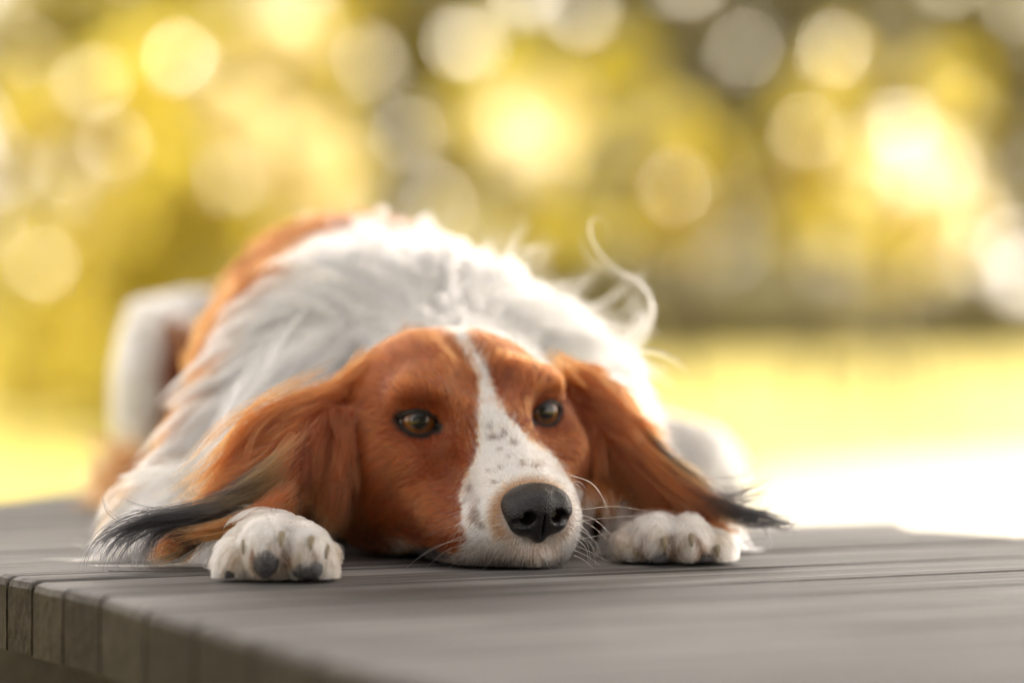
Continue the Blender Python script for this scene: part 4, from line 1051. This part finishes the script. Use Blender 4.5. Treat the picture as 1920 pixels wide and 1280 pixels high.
# ---- ear at the right
for i in range(9):
    lock(e, [(1018 + 5 * i, 664 + 6 * i, 2.035), (1058 + 5 * i, 684 + 8 * i, 2.03), (1100 + 4 * i, 706 + 10 * i, 2.032), (1150 + 3 * i, 742 + 14 * i, 2.03)], 50, 7, 8, [R_, R_, R_ * 1.1], .00008, .3, 1, 1, .2)
for i in range(70):
    f = RNG.random(); g1, g2 = RNG.normal(size=2)
    lock(e, [(1250 + 60 * f, 890 + 30 * f, 2.00), (1340 + 10 * g1, 935 + 10 * g2, 1.995), (1410 + 12 * g1, 950 + 22 * g2, 1.99), (1460 + 16 * g1, 955 + 34 * g2, 1.985)], 2, 3, 5, [RD, B_ * 2, B_, B_], .00004, .35, 1, 1, .3, .6, 14)
for i in range(13):
    f = i / 12
    lock(e, [(1062 + 18 * f, 700 + 34 * f, 2.045), (1118 + 24 * f, 752 + 36 * f, 2.03), (1200 + 12 * f, 842 + 36 * f, 2.015), (1290 - 10 * f, 922 + 30 * f, 2.00), (1352 - 30 * f, 966 + 12 * f, 1.99)], 150, 8, 8, [R_, R_, R_ * 1.05, R_, RD * .6], .00008, .4, 1, 1, .2)
for i in range(5):                                # tuft that stands away at the top
    lock(e, [(1070, 700 + 6 * i, 2.05), (1115, 708 + 8 * i, 2.045), (1160, 724 + 6 * i, 2.04), (1190 - 3 * i, 738 + 3 * i, 2.035)], 60, 6, 2.5, [R_, RED_L, RED_L], .000075, .2, 1, 0, .1)
for i in range(8):                                # inner hair hanging straight down beside the cheek
    x0 = 1082 + 9 * i
    lock(e, [(x0, 745 + 10 * i, 2.03), (x0 + 10, 830 + 4 * i, 2.025), (x0 + 18 + RNG.normal() * 3, 905 + RNG.normal() * 10, 2.02)], 100, 6, 8, [R_, RD, RD * 1.1], .000085, .3, 1, 1, .2)
for i in range(4):                                # dark strands on the outer edge
    lock(e, [(1165 + 6 * i, 770, 2.03), (1225 + 6 * i, 838, 2.02), (1290, 905 - 4 * i, 2.01), (1390, 960 - 10 * i, 2.00)], 60, 4, 8, [G_ * .6, B_ * 2, B_ * 1.5], .00007, .3, 1, 1, .2)
for i in range(7):                                # black tip
    f = i / 6
    lock(e, [(1290, 925 + 16 * f, 2.00), (1370, 955 + 10 * f, 1.992), (1432, 966 + 8 * f, 1.985), (1478 + 14 * RNG.random(), 975 + 8 * f, 1.98), (1500 + 6 * f, 968 - 8 * f, 1.98)], 46, 5, 6, [RD, B_ * 2, B_, B_], .00007, .3, 1, 2, .2, .55, 14)
for x1, y1, h in ((1404, 896, 12), (1437, 890, 14), (1452, 905, 16), (1440, 925, 10), (1462, 948, 8), (1418, 912, 10), (1385, 925, 8), (1482, 958, 8)):   # hooked strands lifting off it
    lock(e, [(1250 + RNG.uniform(0, 60), 905, 2.01), (1310, 935 + RNG.normal() * 4, 2.00), (x1 - 55, y1 + h + 14, 1.995), (x1 - 15, y1 + h, 1.99), (x1, y1, 1.99)], 9, 4, 5, [RD, B_ * 2, B_ * 1.5], .00006, .2, 1, 0, .12, .8, 14)
for x1, y1 in ((1440, 1040), (1388, 1010), (1462, 1010), (1480, 1006)):
    lock(e, [(1380, 970, 1.99), (1415, 985, 1.985), (x1 - 6, y1 - 25, 1.982), (x1, y1, 1.98)], 16, 5, 6, [B_, B_ * 2, B_ * 3], .00006, .2, 1, 0, .1, .7)
lock(e, [(1440, 1003, 1.985), (1405, 1015, 1.985), (1378, 1032, 1.985)], 4, 2, 2, [B_ * 2, B_ * 3], .00006, .1)
# ---- white coat
w_ = 'long_white_hair'
def whites(base, spread, num, n, s0, s1, r=.00013, cols=None, **kw):
    for i in range(num):
        f = (i + .5) / num
        cps = [(x + dx * (f - .5) * 2 + RNG.normal() * 4, y + dy * (f - .5) * 2 + RNG.normal() * 4, Y) for (x, y, Y), (dx, dy) in zip(base, spread)]
        lock(w_, cps, n, s0, s1, cols or [WC * .95, WC, WC], r, .35, 1, 1, .25, .6, **kw)
whites([(600, 690, 2.12), (500, 800, 2.07), (400, 920, 2.02), (300, 985, 1.99)], [(60, 50), (70, 40), (70, 30), (60, 30)], 12, 90, 14, 12)     # skirt of the shoulder
whites([(640, 640, 2.14), (560, 700, 2.11), (500, 790, 2.08)], [(50, 40), (50, 40), (50, 40)], 9, 80, 14, 12)
whites([(420, 1015, 1.98), (320, 1035, 1.975), (220, 1062, 1.97), (150, 1080, 1.965)], [(20, 25), (20, 28), (20, 22), (30, 14)], 12, 70, 8, 8, .00011, [WC, WC, CR * 1.1, WC])   # elbow feathering on the planks
whites([(380, 1000, 1.99), (260, 1020, 1.985), (160, 1048, 1.98), (108, 1030, 1.98)], [(10, 20), (16, 20), (16, 16), (10, 10)], 5, 12, 6, 16, .00005)
whites([(400, 1075, 1.93), (300, 1085, 1.93), (190, 1090, 1.93)], [(20, 6), (20, 4), (30, 2)], 5, 40, 5, 5, .0001)
whites([(720, 600, 2.16), (700, 560, 2.19), (640, 540, 2.22)], [(60, 10), (60, 10), (60, 10)], 8, 70, 14, 14)
whites([(800, 560, 2.2), (790, 500, 2.26), (770, 450, 2.30)], [(120, 20), (130, 20), (140, 20)], 9, 60, 16, 16, .00015)
whites([(680, 500, 2.34), (665, 458, 2.36), (640, 430, 2.38)], [(60, 10), (80, 10), (95, 6)], 8, 50, 12, 14, .00015)
whites([(960, 620, 2.16), (1030, 620, 2.18), (1110, 640, 2.19), (1170, 665, 2.19)], [(60, 40), (60, 50), (60, 50), (60, 50)], 14, 70, 14, 16)
for i in range(26):                               # flying fringe along the right of the back
    f = RNG.random(); x0 = 860 + 240 * f; y0 = 505 + 130 * f + RNG.normal() * 8
    lock(w_, [(x0, y0 + 20, 2.22), (x0 + 40, y0 - 8, 2.22), (x0 + 78, y0 - 30 + RNG.normal() * 16, 2.22), (x0 + 105 + RNG.normal() * 20, y0 - 45 + RNG.normal() * 30, 2.22)], 16, 10, 26, [WC, WC], .00005, .3, 1, 1, .3, .4)
for i in range(10):
    y0 = 640 + 34 * i
    lock(w_, [(1120, y0, 2.14), (1170, y0 + 8, 2.13), (1200 + i * 9, y0 + 40, 2.12), (1222 + i * 12, y0 + 80, 2.12)], 30, 10, 14, [WC, WC], .00009, .3, 1, 1, .25)
wy = 2.13
lock(w_, [(1130, 690, wy), (1183, 662, wy), (1219, 620, wy), (1228, 571, wy), (1207, 538, wy), (1147, 518, wy), (1104, 487, wy), (1095, 451, wy)], 9, 4, 9, [WC, WC], .00005, .08, .3, 0, .03, .35, 26)
lock(w_, [(1130, 690, wy), (1183, 662, wy), (1217, 620, wy), (1226, 571, wy), (1201, 532, wy), (1146, 495, wy), (1116, 451, wy), (1116, 414, wy), (1140, 408, wy), (1152, 432, wy), (1152, 475, wy)], 5, 2, 4, [WC, WC], .00004, .08, .3, 0, .02, .7, 30)
lock(w_, [(1130, 685, wy), (1183, 660, wy), (1243, 656, wy), (1280, 672, wy), (1305, 694, wy)], 9, 3, 5, [WC, WC], .00005, .08, .3, 0, .04, .7, 16)
for i in range(22):
    g1, g2 = RNG.normal(size=2)
    lock(w_, [(1110 + 10 * g1, 680, wy), (1165 + 12 * g1, 650 + 8 * g2, wy), (1200 + 12 * g1, 610 + 12 * g2, wy), (1205 + 14 * g2, 570 + 14 * g1, wy), (1190 + 20 * g1, 535 + 16 * g2, wy)], 2, 3, 8, [WC, WC], .000025, .1, .5, 1, .2, .5, 14)
lock(w_, [(1160, 680, wy), (1205, 610, wy), (1190, 570, wy), (1155, 540, wy)], 5, 4, 14, [WC, WC], .00006, .08, .3, 0, .2, .6, 16)
lock(w_, [(1150, 690, wy), (1205, 700, wy), (1235, 725, wy)], 10, 5, 16, [WC, WC], .00006, .08, .3, 0, .2, .6, 16)
for i in range(10):
    lock(w_, [(250 + 8 * i, 900 + 8 * i, 2.05), (205 + 4 * i, 925 + 7 * i, 2.05), (180 + 4 * i, 980 + 4 * i, 2.04)], 10, 6, 10, [RED_L * 1.2, CR], .0001, .2)
WB_IN = [(300, 1000), (378, 800), (442, 690), (486, 610), (514, 560), (550, 514), (598, 470), (645, 436), (700, 424), (765, 440), (835, 466), (890, 478), (1300, 474), (1300, 1300), (300, 1300)]
bm_ = np.nonzero((reg == 0) & (croot.min(1) > .5) & (root[:, 1] < 2.45) & (root[:, 1] > 2.03) & (root[:, 2] > .012))[0]
bx_, by_ = to_px(root[bm_]); bm_ = bm_[in_poly(bx_ - 22, by_ - 6, WB_IN)]
rm_ = np.nonzero((reg == 0) & (croot.min(1) < .2) & (root[:, 1] < 2.75) & (root[:, 2] > .03))[0]
bm_ = np.concatenate([RNG.choice(bm_, 560, replace=False), RNG.choice(rm_, 150, replace=False)])
fl_, _ = flow_at(root[bm_], reg[bm_])
for j, i in enumerate(bm_):
    nr = nrm[i]; d_ = fl_[j] - (fl_[j] @ nr) * nr; d_ /= np.linalg.norm(d_) + 1e-9; sd_ = np.cross(nr, d_); isred = croot[i].min() < .2; L = RNG.uniform(.04, .066) if not isred else RNG.uniform(.02, .035); hh_ = .6 if isred else .75; p0 = root[i]; b1 = RNG.normal() * .12
    def at_(t, h): q = p0 + d_ * L * t + nr * h + sd_ * b1 * L * t * t; q[2] -= .25 * L * t * t; return q
    g3 = [at_(0, .002), at_(.33, .010 * hh_), at_(.68, .010 * hh_), at_(1, .005 * hh_)]
    cps = []
    for q in g3:
        x, y = to_px(q[None]); cps.append((float(x[0]), float(y[0]), float(q[1])))
    tone_ = RNG.choice([1.0, .97, .88, .74], p=[.5, .3, .14, .06])
    lock(w_ if not isred else 'red_saddle_hair', cps, 34, 9, 3.5, [RED, RED * 1.1, RED_L] if isred else [WC * tone_ * .9, WC * tone_, WC], .00013, .25, 1, 1, .2, .6, 8)
# ---- whiskers
k_ = 'whisker'
WH = [W(0, 0, 1.9)]
def whisker(cps, dark=False, r=.00015):
    Y = 1.905
    g = spline([W(x, y, Y + i * .004) for i, (x, y) in enumerate(cps)], 14)
    g[:, 2] = np.maximum(g[:, 2], .0008)
    rr = r * np.linspace(1, .25, 14)
    c = (B_ * 1.5 if dark else WHITE * 1.05)
    LK.setdefault(k_, []).append((g[None], rr[None], np.clip(np.repeat(c[None, None], 14, 1),   .006, .95)))
for cps in ([(1078, 956), (1156, 949), (1212, 957)], [(1078, 977), (1140, 970), (1220, 966)], [(1078, 1012), (1120, 1004), (1163, 996)], [(1078, 962), (1112, 972), (1149, 1005)],
            [(1078, 968), (1108, 984), (1140, 1012)], [(1078, 985), (1115, 1014), (1131, 1051)], [(1078, 996), (1108, 1020), (1117, 1058)], [(1078, 1000), (1100, 1018), (1108, 1054)],
            [(1076, 1020), (1110, 1036), (1140, 1052)], [(1076, 1030), (1104, 1044), (1126, 1060)], [(1078, 975), (1104, 1000), (1116, 1034)], [(1076, 1040), (1096, 1050), (1112, 1064)],
            [(1064, 912), (1082, 908), (1094, 926)], [(1064, 906), (1086, 903), (1098, 915)], [(1070, 890), (1110, 906), (1136, 946), (1144, 972)], [(1078, 1006), (1098, 1026), (1104, 1060)],
            [(884, 1006), (811, 1027), (762, 1063)], [(890, 1016), (840, 1030), (800, 1062)], [(868, 1004), (830, 1020), (780, 1048)], [(900, 1030), (870, 1044), (838, 1066)],
            [(930, 1030), (920, 1050), (905, 1070)], [(1020, 1040), (1026, 1056), (1034, 1070)], [(985, 1040), (980, 1056), (974, 1072)], [(1040, 1036), (1050, 1052), (1060, 1066)],
            [(880, 990), (858, 996), (838, 1010)]): whisker(cps)
for cps in ([(852, 986), (791, 1006), (742, 1039)], [(858, 976), (810, 972), (760, 980)], [(846, 994), (800, 1004), (755, 1030)], [(835, 975), (800, 985), (770, 1000)], [(860, 965), (825, 962), (790, 968)]): whisker(cps, True, .00007)
def brow(cps, Y, r=.00006):
    g = spline([W(x, y, Y - i * .004) for i, (x, y) in enumerate(cps)], 12); rr = r * np.linspace(1, .3, 12)
    LK.setdefault(k_, []).append((np.concatenate([g, g[-1:], g[-1:]])[None], np.concatenate([rr, [rr[-1]] * 2])[None], np.repeat((B_ * 2)[None, None], 14, 1)))
for cps in ([(1002, 692), (1018, 661), (1058, 622)], [(1004, 698), (1030, 672), (1062, 655)], [(998, 690), (1006, 668), (1020, 640)]): brow(cps, 1.975)
for cps in ([(842, 735), (822, 705), (795, 684)], [(846, 740), (832, 712), (812, 690)], [(850, 742), (842, 716), (830, 694)], [(838, 738), (812, 715), (780, 700)]): brow(cps, 1.945)
for g_, lab in ((e, 'long ear feathering ending in black tips'), (w_, 'long loose white hair and flying wisps'), (k_, 'thin white whiskers on the muzzle'), ('red_saddle_hair', 'red hair of the saddle')):
    L_ = LK[g_]; kk = sorted({a.shape[1] for a, _, _ in L_})
    res = []
    km = max(kk)
    for a, r, c in L_:                            # one point count per object
        if a.shape[1] != km:
            t0 = np.linspace(0, 1, a.shape[1]); t1 = np.linspace(0, 1, km); i0 = np.clip((t1 * (a.shape[1] - 1)).astype(int), 0, a.shape[1] - 2); f = (t1 * (a.shape[1] - 1) - i0)
            a, c = [q[:, i0] * (1 - f)[None, :, None] + q[:, i0 + 1] * f[None, :, None] for q in (a, c)]; r = r[:, i0] * (1 - f)[None] + r[:, i0 + 1] * f[None]
        res.append((a, r, c))
    make_hair(g_, np.concatenate([q[0] for q in res]), np.concatenate([q[1] for q in res]), np.concatenate([q[2] for q in res]), label=lab)
